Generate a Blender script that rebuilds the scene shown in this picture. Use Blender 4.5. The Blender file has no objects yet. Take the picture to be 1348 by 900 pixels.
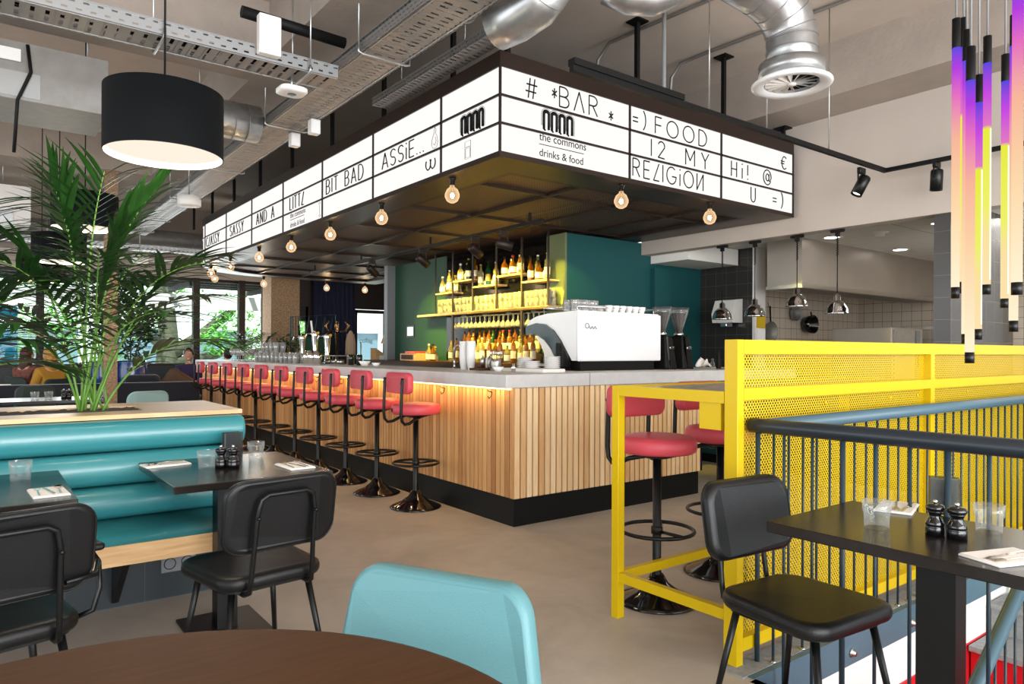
import bpy, bmesh, math, random
from mathutils import Vector, Matrix
random.seed(7)
PI = math.pi
SC = bpy.context.scene
COL = SC.collection

# ------------------------------------------------------------------ camera
F_PX, YAW, ROLL, CX, HY, EYE = 933.6, math.radians(52.86), math.radians(.24), 674.0, 462.0, 1.30
_f = Vector((math.cos(YAW), math.sin(YAW), 0)); _r0 = Vector((math.sin(YAW), -math.cos(YAW), 0)); _u0 = Vector((0, 0, 1))
_r = _r0 * math.cos(ROLL) + _u0 * math.sin(ROLL); _u = _u0 * math.cos(ROLL) - _r0 * math.sin(ROLL)
cam_d = bpy.data.cameras.new('camera'); cam = bpy.data.objects.new('camera', cam_d); COL.objects.link(cam)
cam_d.sensor_width = 36; cam_d.lens = F_PX / 1348 * 36; cam_d.shift_y = 12 / 1348; cam_d.clip_start = .05; cam_d.clip_end = 300
cam.matrix_world = Matrix(((_r.x, _u.x, -_f.x, 0), (_r.y, _u.y, -_f.y, 0), (_r.z, _u.z, -_f.z, EYE), (0, 0, 0, 1)))
SC.camera = cam

def at(x, y, X=None, Y=None, Z=None, D=None):
    """point of the place seen at photo pixel x, y on the plane X=, Y=, Z= or at depth D"""
    d = _f + _r * ((x - CX) / F_PX) - _u * ((y - HY) / F_PX)
    t = D if D is not None else (X / d.x if X is not None else (Y / d.y if Y is not None else (Z - EYE) / d.z))
    return Vector((0, 0, EYE)) + d * t

# ------------------------------------------------------------------ view, world, large lights
SC.view_settings.view_transform = 'Standard'; SC.view_settings.look = 'None'
SC.view_settings.exposure = 0.62; SC.view_settings.gamma = 1.0; SC.view_settings.use_curve_mapping = False
W = bpy.data.worlds.new('sky'); SC.world = W; W.use_nodes = True
bg = W.node_tree.nodes['Background']; bg.inputs['Color'].default_value = (.86, .94, 1, 1); bg.inputs['Strength'].default_value = 1.15

def area(name, loc, direction, sx, sy, power, color):
    l = bpy.data.lights.new(name, 'AREA'); l.shape = 'RECTANGLE'; l.size = sx; l.size_y = sy; l.energy = power; l.color = color
    o = bpy.data.objects.new(name, l); COL.objects.link(o); o.location = loc
    o.rotation_euler = Vector(direction).to_track_quat('-Z', 'Y').to_euler(); o['kind'] = 'structure'
    return o
def spot(name, loc, target, power, color, angle, blend=.4, size=.04):
    l = bpy.data.lights.new(name, 'SPOT'); l.energy = power; l.color = color; l.spot_size = math.radians(angle); l.spot_blend = blend; l.shadow_soft_size = size
    o = bpy.data.objects.new(name, l); COL.objects.link(o); o.location = loc
    o.rotation_euler = (Vector(target) - Vector(loc)).to_track_quat('-Z', 'Y').to_euler(); o['kind'] = 'structure'
    return o
def point(name, loc, power, color, size=.05):
    l = bpy.data.lights.new(name, 'POINT'); l.energy = power; l.color = color; l.shadow_soft_size = size
    o = bpy.data.objects.new(name, l); COL.objects.link(o); o.location = loc; o['kind'] = 'structure'
    return o
# daylight of the window fronts behind and to the left of the viewer
area('daylight_front_windows', (1.5, -4.9, 2.0), (.15, 1, .14), 11, 3.4, 700, (.97, .98, 1))
area('daylight_side_windows', (-7.5, 5, 2.0), (1, .0, .02), 11, 3, 150, (.9, .96, 1))
area('daylight_far_windows', (3, 17.2, 1.9), (-.1, -1, -.1), 6, 1.8, 90, (.93, .97, 1))
sun_d = bpy.data.lights.new('sun', 'SUN'); sun_d.energy = 4.2; sun_d.angle = .03; sun_d.color = (1, .97, .9)
sun = bpy.data.objects.new('sun', sun_d); COL.objects.link(sun); sun.rotation_euler = Vector((.35, .62, -1)).to_track_quat('-Z', 'Y').to_euler(); sun['kind'] = 'structure'
area('kitchen_ceiling_light', (9.2, 2.2, 2.64), (0, 0, -1), 2.2, 2.2, 50, (1, .97, .92))

# ------------------------------------------------------------------ materials
def lin(h):
    h = h.lstrip('#'); c = [int(h[i:i + 2], 16) / 255 for i in (0, 2, 4)]
    return tuple((v / 12.92 if v <= .04045 else ((v + .055) / 1.055) ** 2.4) for v in c) + (1,)
class NT:
    def __init__(s, m): s.t = m.node_tree; s.n = s.t.nodes; s.l = s.t.links
    def add(s, typ, **kw):
        n = s.n.new(typ)
        for k, v in kw.items(): setattr(n, k, v)
        return n
    def link(s, a, b): s.l.new(a, b)
    def math(s, op, a, b=None, c=None):
        n = s.n.new('ShaderNodeMath'); n.operation = op
        for i, v in enumerate((a, b, c)):
            if v is None: continue
            if isinstance(v, (int, float)): n.inputs[i].default_value = v
            else: s.l.new(v, n.inputs[i])
        return n.outputs[0]
    def ramp(s, fac, stops):
        n = s.n.new('ShaderNodeValToRGB'); e = n.color_ramp.elements
        while len(e) < len(stops): e.new(.5)
        for el, (p, c) in zip(e, stops): el.position = p; el.color = lin(c) if isinstance(c, str) else c
        s.l.new(fac, n.inputs[0]); return n.outputs[0]
def mat(name, color, rough=.5, metal=0, spec=.5, noise=0, nscale=8, bump=0, bscale=60, emit=0, ecol=None, trans=0, ior=1.45, coat=0, stretch=None, sheen=0):
    m = bpy.data.materials.new(name); m.use_nodes = True; N = NT(m); b = N.n['Principled BSDF']
    c = lin(color) if isinstance(color, str) else color
    b.inputs['Base Color'].default_value = c; b.inputs['Roughness'].default_value = rough; b.inputs['Metallic'].default_value = metal
    b.inputs['Specular IOR Level'].default_value = spec; b.inputs['IOR'].default_value = ior
    b.inputs['Transmission Weight'].default_value = trans; b.inputs['Coat Weight'].default_value = coat; b.inputs['Sheen Weight'].default_value = sheen
    if emit: b.inputs['Emission Color'].default_value = lin(ecol) if ecol else c; b.inputs['Emission Strength'].default_value = emit
    if noise or bump:
        tc = N.add('ShaderNodeTexCoord'); mp = N.add('ShaderNodeMapping'); N.link(tc.outputs['Object'], mp.inputs[0])
        if stretch: mp.inputs['Scale'].default_value = stretch
    if noise:
        t = N.add('ShaderNodeTexNoise'); t.inputs['Scale'].default_value = nscale; t.inputs['Detail'].default_value = 6; t.inputs['Roughness'].default_value = .6
        N.link(mp.outputs[0], t.inputs[0])
        d = tuple(v * (1 - noise) for v in c[:3]) + (1,); h = tuple(min(1, v * (1 + noise)) for v in c[:3]) + (1,)
        N.link(N.ramp(t.outputs[0], [(.3, d), (.7, h)]), b.inputs['Base Color'])
    if bump:
        t = N.add('ShaderNodeTexNoise'); t.inputs['Scale'].default_value = bscale; t.inputs['Detail'].default_value = 4; N.link(mp.outputs[0], t.inputs[0])
        bp = N.add('ShaderNodeBump'); bp.inputs['Strength'].default_value = bump; bp.inputs['Distance'].default_value = .01
        N.link(t.outputs[0], bp.inputs['Height']); N.link(bp.outputs[0], b.inputs['Normal'])
    return m
def emission(name, color, strength):
    m = bpy.data.materials.new(name); m.use_nodes = True; N = NT(m); N.n.remove(N.n['Principled BSDF'])
    e = N.add('ShaderNodeEmission'); e.inputs[0].default_value = lin(color) if isinstance(color, str) else color; e.inputs[1].default_value = strength
    N.link(e.outputs[0], N.n['Material Output'].inputs[0]); return m
def planks(name, c1, c2, axis, pitch, rough=.45):
    """oak strips: one tone per strip plus a fine grain along z"""
    m = bpy.data.materials.new(name); m.use_nodes = True; N = NT(m); b = N.n['Principled BSDF']; b.inputs['Roughness'].default_value = rough
    tc = N.add('ShaderNodeTexCoord'); sp = N.add('ShaderNodeSeparateXYZ'); N.link(tc.outputs['Object'], sp.inputs[0])
    idx = N.math('FLOOR', N.math('DIVIDE', sp.outputs[axis], pitch))
    w = N.add('ShaderNodeTexWhiteNoise', noise_dimensions='1D'); N.link(idx, w.inputs['W'])
    mp = N.add('ShaderNodeMapping'); mp.inputs['Scale'].default_value = (40, 40, 3); N.link(tc.outputs['Object'], mp.inputs[0])
    t = N.add('ShaderNodeTexNoise'); t.inputs['Scale'].default_value = 1.6; t.inputs['Detail'].default_value = 5; N.link(mp.outputs[0], t.inputs[0])
    v = N.math('ADD', N.math('MULTIPLY', w.outputs[0], .65), N.math('MULTIPLY', N.math('SUBTRACT', t.outputs[0], .3), .7))
    N.link(N.ramp(v, [(.1, c1), (.9, c2)]), b.inputs['Base Color']); return m
def wood(name, c1, c2, scale=(2, 22, 22), rough=.4, coat=0):
    m = bpy.data.materials.new(name); m.use_nodes = True; N = NT(m); b = N.n['Principled BSDF']; b.inputs['Roughness'].default_value = rough; b.inputs['Coat Weight'].default_value = coat
    tc = N.add('ShaderNodeTexCoord'); mp = N.add('ShaderNodeMapping'); mp.inputs['Scale'].default_value = scale; N.link(tc.outputs['Object'], mp.inputs[0])
    t = N.add('ShaderNodeTexNoise'); t.inputs['Scale'].default_value = 2.2; t.inputs['Detail'].default_value = 7; t.inputs['Distortion'].default_value = .6; N.link(mp.outputs[0], t.inputs[0])
    N.link(N.ramp(t.outputs[0], [(.3, c1), (.72, c2)]), b.inputs['Base Color']); return m
def perforated(name, color, ua, va, pitch, vp, rad, rough=.4, metal=0, stag=.5, sl=None):
    """sheet metal with staggered punched holes (transparent), laid out on object axes ua / va"""
    m = bpy.data.materials.new(name); m.use_nodes = True; N = NT(m); b = N.n['Principled BSDF']
    b.inputs['Base Color'].default_value = lin(color); b.inputs['Roughness'].default_value = rough; b.inputs['Metallic'].default_value = metal
    tc = N.add('ShaderNodeTexCoord'); sp = N.add('ShaderNodeSeparateXYZ'); N.link(tc.outputs['Object'], sp.inputs[0])
    u = N.math('DIVIDE', sp.outputs[ua], pitch); v = N.math('DIVIDE', sp.outputs[va], vp)
    row = N.math('FLOOR', v); off = N.math('MULTIPLY', N.math('FLOORED_MODULO', row, 2.0), stag)
    du = N.math('MULTIPLY', N.math('SUBTRACT', N.math('FRACT', N.math('ADD', u, off)), .5), pitch); dv = N.math('MULTIPLY', N.math('SUBTRACT', N.math('FRACT', v), .5), vp)
    if sl is None: hole = N.math('LESS_THAN', N.math('SQRT', N.math('ADD', N.math('MULTIPLY', du, du), N.math('MULTIPLY', dv, dv))), rad)
    else: hole = N.math('MULTIPLY', N.math('LESS_THAN', N.math('ABSOLUTE', du), sl[0]), N.math('LESS_THAN', N.math('ABSOLUTE', dv), sl[1]))
    tr = N.add('ShaderNodeBsdfTransparent'); mx = N.add('ShaderNodeMixShader')
    N.link(hole, mx.inputs[0]); N.link(b.outputs[0], mx.inputs[1]); N.link(tr.outputs[0], mx.inputs[2]); N.link(mx.outputs[0], N.n['Material Output'].inputs[0])
    return m
def tiles(name, color, grout, ua, va, w, h, gap=.04, rough=.25):
    m = bpy.data.materials.new(name); m.use_nodes = True; N = NT(m); b = N.n['Principled BSDF']; b.inputs['Roughness'].default_value = rough
    tc = N.add('ShaderNodeTexCoord'); sp = N.add('ShaderNodeSeparateXYZ'); N.link(tc.outputs['Object'], sp.inputs[0])
    gu = N.math('LESS_THAN', N.math('FRACT', N.math('DIVIDE', sp.outputs[ua], w)), gap); gv = N.math('LESS_THAN', N.math('FRACT', N.math('DIVIDE', sp.outputs[va], h)), gap)
    g = N.math('MAXIMUM', gu, gv); N.link(N.ramp(g, [(0, color), (1, grout)]), b.inputs['Base Color']); return m
def pane(name, tint='#ffffff', refl=1.0):
    m = bpy.data.materials.new(name); m.use_nodes = True; N = NT(m); N.n.remove(N.n['Principled BSDF'])
    t = N.add('ShaderNodeBsdfTransparent'); t.inputs[0].default_value = lin(tint); g = N.add('ShaderNodeBsdfGlossy'); g.inputs['Roughness'].default_value = .02
    fr = N.add('ShaderNodeFresnel'); fr.inputs[0].default_value = 1.4; mx = N.add('ShaderNodeMixShader')
    N.link(N.math('MULTIPLY', fr.outputs[0], refl), mx.inputs[0]); N.link(t.outputs[0], mx.inputs[1]); N.link(g.outputs[0], mx.inputs[2]); N.link(mx.outputs[0], N.n['Material Output'].inputs[0]); return m

M = dict(
    concrete=mat('painted_concrete', '#a3978d', .85, noise=.08, nscale=3, bump=.3, bscale=30),
    ceiling=mat('ceiling_paint', '#c2b5a9', .9, noise=.06, nscale=2.5),
    wall=mat('grey_wall_paint', '#bdb2a8', .8, noise=.03, nscale=2),
    white=mat('white_paint', '#ece9e4', .5), whitegloss=mat('white_gloss', '#f4f5f6', .18, coat=.3),
    porcelain=mat('porcelain', '#f1f0ee', .15, coat=.4),
    black=mat('black_metal', '#090a0b', .36, spec=.4), blackgloss=mat('black_gloss', '#0b0b0d', .12, coat=.5), blackmatt=mat('black_matt', '#0b0b0b', .6, spec=.3),
    bronze=mat('dark_bronze_steel', '#3a2e28', .38, metal=.55), brownblack=mat('dark_brown_steel', '#2b211d', .45, metal=.3),
    steel=mat('brushed_steel', '#b9b6b0', .28, metal=1, noise=.1, nscale=6, stretch=(1, 1, 14)), chrome=mat('chrome', '#e9e9ea', .07, metal=1),
    galv=mat('galvanised_steel', '#b4b5b5', .34, metal=.85, noise=.14, nscale=14), galvdull=mat('dull_galvanised_steel', '#8d8a86', .5, metal=.6, noise=.1, nscale=10),
    leather=mat('black_leather', '#0c0d0f', .4, bump=.12, bscale=260, spec=.45), red=mat('coral_red_leather', '#cf4a56', .4, bump=.15, bscale=200),
    teal=mat('turquoise_leather', '#36898f', .33, bump=.08, bscale=240, spec=.9, coat=.25), aqua=mat('pale_turquoise_leather', '#5b8b91', .42, bump=.12, bscale=260),
    greenwall=mat('dark_green_paint', '#1f4a35', .6), olive=mat('olive_green_paint', '#6b7650', .5), tealwall=mat('dark_teal_paint', '#0f4a4c', .6),
    yellow=mat('yellow_powder_coat', '#d0af02', .35, spec=.5), blue=mat('slate_blue_paint', '#4a6673', .4), bluedark=mat('dark_slate_rail', '#22292f', .35), bar_blue=mat('slate_bar_paint', '#23363f', .4),
    counter=mat('pale_concrete_slab', '#cac9c8', .42, noise=.07, nscale=9, bump=.08, bscale=40),
    kick=mat('black_plinth', '#080a0a', .5, spec=.3), oakx=wood('oak_board', '#c99c67', '#e3bd8a', (2, 24, 24)), oaky=wood('oak_plank', '#c99c67', '#e6c08d', (24, 2, 24)),
    slatl=planks('oak_slats_long_dim', '#a87240', '#dbab70', 1, .0585), slatr=planks('oak_slats_short_lit', '#d6a56c', '#fbdfb2', 0, .0585),  # same oak in two tones: brighter daylight on the short side painted in
    darkoak=wood('stained_dark_oak', '#15110f', '#241c18', (3, 30, 30), .24), brownoak=wood('stained_brown_oak', '#46290f', '#523319', (3, 26, 26), .62),
    floor=None, soil=mat('grey_pebbles', '#6b6260', .95, noise=.5, nscale=160, bump=1, bscale=200),
    leaf=mat('palm_leaf', '#244a1c', .36, noise=.4, nscale=5, spec=.5), leafdark=mat('dark_leaf', '#22401f', .4, noise=.35, nscale=6), stem=mat('palm_stem', '#6c9a3e', .45, noise=.2, nscale=8),
    leafout=mat('sunlit_tree_leaf', '#7cc257', .6, noise=.35, nscale=4), bark=mat('tree_bark', '#5f6150', .9, noise=.3, nscale=6),
    glass=mat('clear_glass', '#ffffff', .02, trans=1, ior=1.45), smoke=mat('smoked_glass', '#8d9294', .05, trans=.9, ior=1.3),
    linen=mat('white_napkin', '#eeeae4', .85), cutlery=mat('polished_cutlery', '#d8cfc2', .14, metal=1), brass=mat('brass', '#c79a4a', .25, metal=1), copper=mat('copper_shade', '#9a7450', .2, metal=1),
    skin=mat('skin', '#d3a084', .55), navy=mat('navy_velvet', '#0e1422', .8, sheen=.4), curtain=mat('navy_curtain', '#23283f', .85),
    potblue=mat('blue_glazed_pot', '#123a78', .2, coat=.5), red_floor=mat('red_paint', '#c8141f', .5), grey=mat('mid_grey_paint', '#7d8185', .5), stonegrey=mat('stair_nosing_grey', '#8d8f90', .6, noise=.2, nscale=40),
    lampwhite=mat('lamp_lining', '#fff3e0', .6, emit=.38, ecol='#ffe9cc'), cordgrey=mat('grey_cable', '#8f9192', .4, metal=.4), amber=mat('amber_spirit', '#b0701a', .08, trans=.7), darkglass=mat('dark_bottle_glass', '#171a10', .08, coat=.4),
    greenglass=mat('green_bottle_glass', '#1d5a2a', .06, trans=.6), paper=mat('paper_label', '#e8dfc8', .7), paperwhite=mat('white_paper', '#f3f2f0', .8),
    cyan=mat('cyan_panel', '#19a0c4', .6), facade=mat('white_facade', '#e9edf0', .8), facadewin=mat('facade_window', '#6f8794', .25), dkgreen=mat('dark_green_shell', '#2c3936', .5),
)
def floor_mat():
    m = bpy.data.materials.new('grey_beige_cast_floor'); m.use_nodes = True; N = NT(m); b = N.n['Principled BSDF']
    tc = N.add('ShaderNodeTexCoord'); t = N.add('ShaderNodeTexNoise'); t.inputs['Scale'].default_value = 1.4; t.inputs['Detail'].default_value = 8; t.inputs['Roughness'].default_value = .65; t.inputs['Distortion'].default_value = .7
    N.link(tc.outputs['Object'], t.inputs[0]); N.link(N.ramp(t.outputs[0], [(.3, '#9b9185'), (.55, '#b0a598'), (.75, '#bdb3a6')]), b.inputs['Base Color'])
    t2 = N.add('ShaderNodeTexNoise'); t2.inputs['Scale'].default_value = 5; N.link(tc.outputs['Object'], t2.inputs[0])
    N.link(N.ramp(t2.outputs[0], [(.3, (.36,) * 3 + (1,)), (.7, (.5,) * 3 + (1,))]), b.inputs['Roughness']); return m
M['floor'] = floor_mat(); M['brownoak'].node_tree.nodes['Principled BSDF'].inputs['Specular IOR Level'].default_value = .22
M['slate'] = tiles('dark_slate_tile', '#1b262b', '#3a464a', 0, 2, .35, .6, .008, .4)
M['perf'] = perforated('yellow_perforated_sheet', '#d0af02', 0, 2, .0195, .0115, .0052, .38)
M['mesh'] = perforated('dark_expanded_mesh', '#6b564a', 0, 1, .03, .018, .0065, .5, .3)
M['slotx'] = perforated('slotted_tray_x', '#8f8c88', 0, 1, .075, .13, 0, .45, .7, 0, (.011, .05))
M['sloty'] = perforated('slotted_tray_y', '#8a8682', 1, 0, .055, .11, 0, .45, .7, 0, (.009, .032))
M['railx'] = perforated('slotted_rail_x', '#a9abac', 0, 2, .075, .045, 0, .4, .75, .5, (.016, .006))
M['raily'] = perforated('slotted_rail_y', '#98999a', 1, 2, .05, .03, 0, .4, .75, .5, (.014, .005))
M['window'] = pane('window_glass', '#f4fbfa', .6)
M['bulbglass'] = pane('bulb_glass', '#ffe9c8', 1.0)
def clear_glass(name, k0, k1):
    m = bpy.data.materials.new(name); m.use_nodes = True; N = NT(m); N.n.remove(N.n['Principled BSDF'])
    t = N.add('ShaderNodeBsdfTransparent'); t.inputs[0].default_value = (.97, .985, .985, 1); g = N.add('ShaderNodeBsdfGlossy'); g.inputs['Roughness'].default_value = .04
    d = N.add('ShaderNodeBsdfDiffuse'); d.inputs[0].default_value = (.85, .88, .88, 1); tl = N.add('ShaderNodeBsdfTranslucent'); tl.inputs[0].default_value = (.9, .92, .92, 1)
    m1 = N.add('ShaderNodeMixShader'); N.link(d.outputs[0], m1.inputs[1]); N.link(tl.outputs[0], m1.inputs[2])
    m2 = N.add('ShaderNodeMixShader'); m2.inputs[0].default_value = .5; N.link(g.outputs[0], m2.inputs[1]); N.link(m1.outputs[0], m2.inputs[2])
    lw = N.add('ShaderNodeLayerWeight'); lw.inputs[0].default_value = .5; mx = N.add('ShaderNodeMixShader')
    N.link(N.math('MULTIPLY_ADD', lw.outputs[1], k1, k0), mx.inputs[0]); N.link(t.outputs[0], mx.inputs[1]); N.link(m2.outputs[0], mx.inputs[2]); N.link(mx.outputs[0], N.n['Material Output'].inputs[0]); return m
M['glass'] = clear_glass('clear_glass', .05, .42); M['pint'] = clear_glass('bar_glass', .34, .6)
def glow_glass():
    m = bpy.data.materials.new('glowing_bulb_glass'); m.use_nodes = True; N = NT(m); N.n.remove(N.n['Principled BSDF'])
    t = N.add('ShaderNodeBsdfTransparent'); e = N.add('ShaderNodeEmission'); e.inputs[0].default_value = (1, .66, .36, 1); e.inputs[1].default_value = .9
    lw = N.add('ShaderNodeLayerWeight'); lw.inputs[0].default_value = .35; mx = N.add('ShaderNodeMixShader')
    N.link(N.math('MULTIPLY_ADD', lw.outputs[1], .6, .22), mx.inputs[0]); N.link(t.outputs[0], mx.inputs[1]); N.link(e.outputs[0], mx.inputs[2]); N.link(mx.outputs[0], N.n['Material Output'].inputs[0]); return m
M['bulbglass'] = glow_glass()
M['signwhite'] = emission('lit_acrylic', (1, .965, .935, 1), .68)
M['filament'] = emission('glowing_filament', (1, .72, .38, 1), 60)
M['ledwarm'] = emission('warm_led_strip', (1, .68, .3, 1), 3)
M['downlight'] = emission('downlight_disc', (1, .97, .92, 1), 6)
M['hotspot'] = emission('spot_lens', (1, .85, .3, 1), 6)

# ------------------------------------------------------------------ mesh builder
class MB:
    def __init__(s): s.bm = bmesh.new(); s.marks = []
    def setm(s, i): s.marks.append((len(s.bm.faces), i)); return s
    def _v(s, p): return s.bm.verts.new(p)
    def box(s, x0, y0, z0, x1, y1, z1, r=0, seg=2, rot=None, about=None):
        if x0 > x1: x0, x1 = x1, x0
        if y0 > y1: y0, y1 = y1, y0
        if z0 > z1: z0, z1 = z1, z0
        vs = bmesh.ops.create_cube(s.bm, size=1)['verts']
        for v in vs: v.co = Vector(((x0 + x1) / 2 + v.co.x * (x1 - x0), (y0 + y1) / 2 + v.co.y * (y1 - y0), (z0 + z1) / 2 + v.co.z * (z1 - z0)))
        if r:
            es = set(e for v in vs for e in v.link_edges); r = min(r, .49 * min(x1 - x0, y1 - y0, z1 - z0))
            res = bmesh.ops.bevel(s.bm, geom=list(es), offset=r, segments=seg, profile=.5, affect='EDGES')
            vs = res['verts']; 
            for f in res['faces']: f.smooth = True
        if rot is not None:
            c = Vector(about) if about is not None else Vector(((x0 + x1) / 2, (y0 + y1) / 2, (z0 + z1) / 2))
            vv = set(v for v in vs)
            for v in vv: v.co = c + rot @ (v.co - c)
        return s
    def ring(s, pts): return [s._v(p) for p in pts]
    def bridge(s, a, b, closed=True, smooth=True):
        n = len(a)
        for i in range(n if closed else n - 1):
            j = (i + 1) % n
            try: f = s.bm.faces.new((a[i], a[j], b[j], b[i])); f.smooth = smooth
            except ValueError: pass
    def face(s, vs, smooth=False):
        try: f = s.bm.faces.new(vs); f.smooth = smooth
        except ValueError: pass
    def tube(s, pts, r, n=8, closed=False, r2=None):
        pts = [Vector(p) for p in pts]; k = len(pts); rings = []; up = None
        for i, p in enumerate(pts):
            a = pts[i - 1] if (i > 0 or closed) else pts[0]; b = pts[(i + 1) % k] if (i < k - 1 or closed) else pts[-1]
            t = (b - a).normalized()
            if up is None: up = Vector((0, 0, 1)) if abs(t.z) < .9 else Vector((1, 0, 0))
            x = up - t * up.dot(t)
            if x.length < 1e-5: x = Vector((1, 0, 0)) - t * t.x
            x.normalize(); up = x; y = t.cross(x)
            rr = r if r2 is None else r + (r2 - r) * i / max(1, k - 1)
            rings.append(s.ring([p + x * rr * math.cos(2 * PI * j / n) + y * rr * math.sin(2 * PI * j / n) for j in range(n)]))
        for i in range(k - 1): s.bridge(rings[i], rings[i + 1])
        if closed: s.bridge(rings[-1], rings[0])
        else: s.face(list(reversed(rings[0]))); s.face(rings[-1])
        return s
    def lathe(s, prof, n=16, c=(0, 0, 0), axis='z', smooth=True):
        c = Vector(c); rings = []
        for (r, z) in prof:
            pts = []
            for j in range(n):
                a = 2 * PI * j / n; u, v = r * math.cos(a), r * math.sin(a)
                p = Vector((u, v, z)) if axis == 'z' else (Vector((z, u, v)) if axis == 'x' else Vector((v, z, u)))
                pts.append(c + p)
            rings.append(s.ring(pts) if r > 1e-5 else [s._v(pts[0])])
        for a, b in zip(rings, rings[1:]):
            if len(a) == 1 and len(b) == 1: continue
            if len(a) == 1:
                for j in range(n): s.face((a[0], b[(j + 1) % n], b[j]), smooth)
            elif len(b) == 1:
                for j in range(n): s.face((a[j], a[(j + 1) % n], b[0]), smooth)
            else: s.bridge(a, b, True, smooth)
        return s
    def cyl(s, c, r, h, n=16, axis='z'): return s.lathe([(0, 0), (r, 0), (r, h), (0, h)], n, c, axis, False)
    def sphere(s, c, r, n=12, m=8, sc=(1, 1, 1)):
        k0 = len(s.bm.verts); s.bm.verts.ensure_lookup_table()
        s.lathe([(r * math.sin(PI * i / m) if 0 < i < m else 0, -r * math.cos(PI * i / m)) for i in range(m + 1)], n)
        s.bm.verts.ensure_lookup_table()
        for v in s.bm.verts[k0:]: v.co = Vector((c[0] + v.co.x * sc[0], c[1] + v.co.y * sc[1], c[2] + v.co.z * sc[2]))
        return s
    def prism(s, poly, axis, a, b, smooth=False):
        def P(u, v, w): return {'x': (w, u, v), 'y': (u, w, v), 'z': (u, v, w)}[axis]
        A = s.ring([P(u, v, a) for u, v in poly]); B = s.ring([P(u, v, b) for u, v in poly])
        s.bridge(A, B, True, smooth); s.face(list(reversed(A))); s.face(B); return s
    def quad(s, *p): s.face([s._v(q) for q in p]); return s
    def grid(s, fn, nu, nv, smooth=True):
        g = [[s._v(fn(i / nu, j / nv)) for j in range(nv + 1)] for i in range(nu + 1)]
        for i in range(nu):
            for j in range(nv): s.face((g[i][j], g[i + 1][j], g[i + 1][j + 1], g[i][j + 1]), smooth)
        return s
    def xf(s, mtx): bmesh.ops.transform(s.bm, matrix=mtx, verts=s.bm.verts); return s
    def build(s, name, m, parent=None, loc=None, rz=0, fix=True):
        if fix: bmesh.ops.recalc_face_normals(s.bm, faces=s.bm.faces)
        s.bm.faces.index_update()
        for k, (st, mi) in enumerate(s.marks):
            en = s.marks[k + 1][0] if k + 1 < len(s.marks) else 10 ** 9
            for f in s.bm.faces:
                if st <= f.index < en: f.material_index = mi
        me = bpy.data.meshes.new(name); s.bm.to_mesh(me); s.bm.free()
        for q in (m if isinstance(m, (list, tuple)) else [m]): me.materials.append(q if not isinstance(q, str) else M[q])
        o = bpy.data.objects.new(name, me); COL.objects.link(o)
        if parent is not None: o.parent = parent
        if loc is not None: o.location = loc
        if rz: o.rotation_euler.z = rz
        return o
def rrect(w, h, r, n=5):
    out = []
    for cx, cy, a0 in ((w / 2 - r, h / 2 - r, 0), (-w / 2 + r, h / 2 - r, 90), (-w / 2 + r, -h / 2 + r, 180), (w / 2 - r, -h / 2 + r, 270)):
        for i in range(n + 1):
            a = math.radians(a0 + 90 * i / n); out.append((cx + r * math.cos(a), cy + r * math.sin(a)))
    return out
def tag(o, label=None, cat=None, group=None, kind=None):
    if label: o['label'] = label
    if cat: o['category'] = cat
    if group: o['group'] = group
    if kind: o['kind'] = kind
    return o
def thing(name, label, cat, loc=(0, 0, 0), rz=0, group=None):
    o = bpy.data.objects.new(name, None); COL.objects.link(o); o.location = loc; o.rotation_euler.z = rz; o.empty_display_size = .1
    return tag(o, label, cat, group)
def struct(name, mb, m): return tag(mb.build(name, m), kind='structure')
def dup(root, loc, rz=None, label=None, group=None):
    def cp(o, parent):
        c = o.copy(); COL.objects.link(c)
        if parent is not None: c.parent = parent
        for ch in kids.get(o, ()): cp(ch, c)
        return c
    kids = {}
    st = [root]
    while st:
        o = st.pop(); kids[o] = list(o.children); st += kids[o]
    r = cp(root, None); r.location = loc
    if rz is not None: r.rotation_euler.z = rz
    if label: r['label'] = label
    if group: r['group'] = group
    return r
ORD = ['first', 'second', 'third', 'fourth', 'fifth', 'sixth', 'seventh', 'eighth', 'ninth', 'tenth', 'eleventh', 'twelfth', 'thirteenth', 'fourteenth', 'fifteenth', 'sixteenth']
def rotz(a): return Matrix.Rotation(a, 3, 'Z')
# ------------------------------------------------------------------ setting: floor, ceiling, walls
b = MB()
b.box(-8, -5, -.15, 2.48, 17.5, 0); b.box(2.48, 1.69, -.15, 12.5, 17.5, 0); b.box(5.14, -5, -.15, 12.5, 1.69, 0); b.box(2.48, -5, -.15, 5.14, -2, 0)
struct('floor', b, 'floor')
CEIL = 4.2
struct('ceiling', MB().box(-8, -5, CEIL, 12.5, 17.6, CEIL + .2), 'ceiling')
for x0, x1, z in ((1.95, 2.62, 3.72), (6.38, 6.95, 3.70), (-3.4, -2.8, 3.72)): struct('ceiling_beam', MB().box(x0, -5, z, x1, 17.5, CEIL), 'concrete')
for y0, y1 in ((5.95, 6.5), (10.9, 11.45)): struct('ceiling_beam', MB().box(-8, y0, 3.72, 1.95, y1, CEIL), 'concrete')
struct('ceiling_beam', MB().box(-8, 15.7, 3.12, 6.38, 16.2, CEIL), 'concrete')
b = MB(); b.box(6.95, -5, 2.56, 7.12, 6.38, CEIL); struct('wall_right', b, 'wall')
struct('wall_window_lintel', MB().box(-8, 17.4, 2.95, 5.9, 17.6, CEIL), 'wall')
struct('wall_window_sill', MB().box(-8, 17.4, 0, 5.9, 17.62, .93), 'bluedark')
b = MB(); b.box(5.65, 6.38, 0, 8.17, 10.7, 2.72); struct('wall_core', b, 'tealwall')
struct('wall_core_green', MB().box(5.635, 6.72, 0, 5.65, 10.7, 2.72), 'greenwall')
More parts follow.
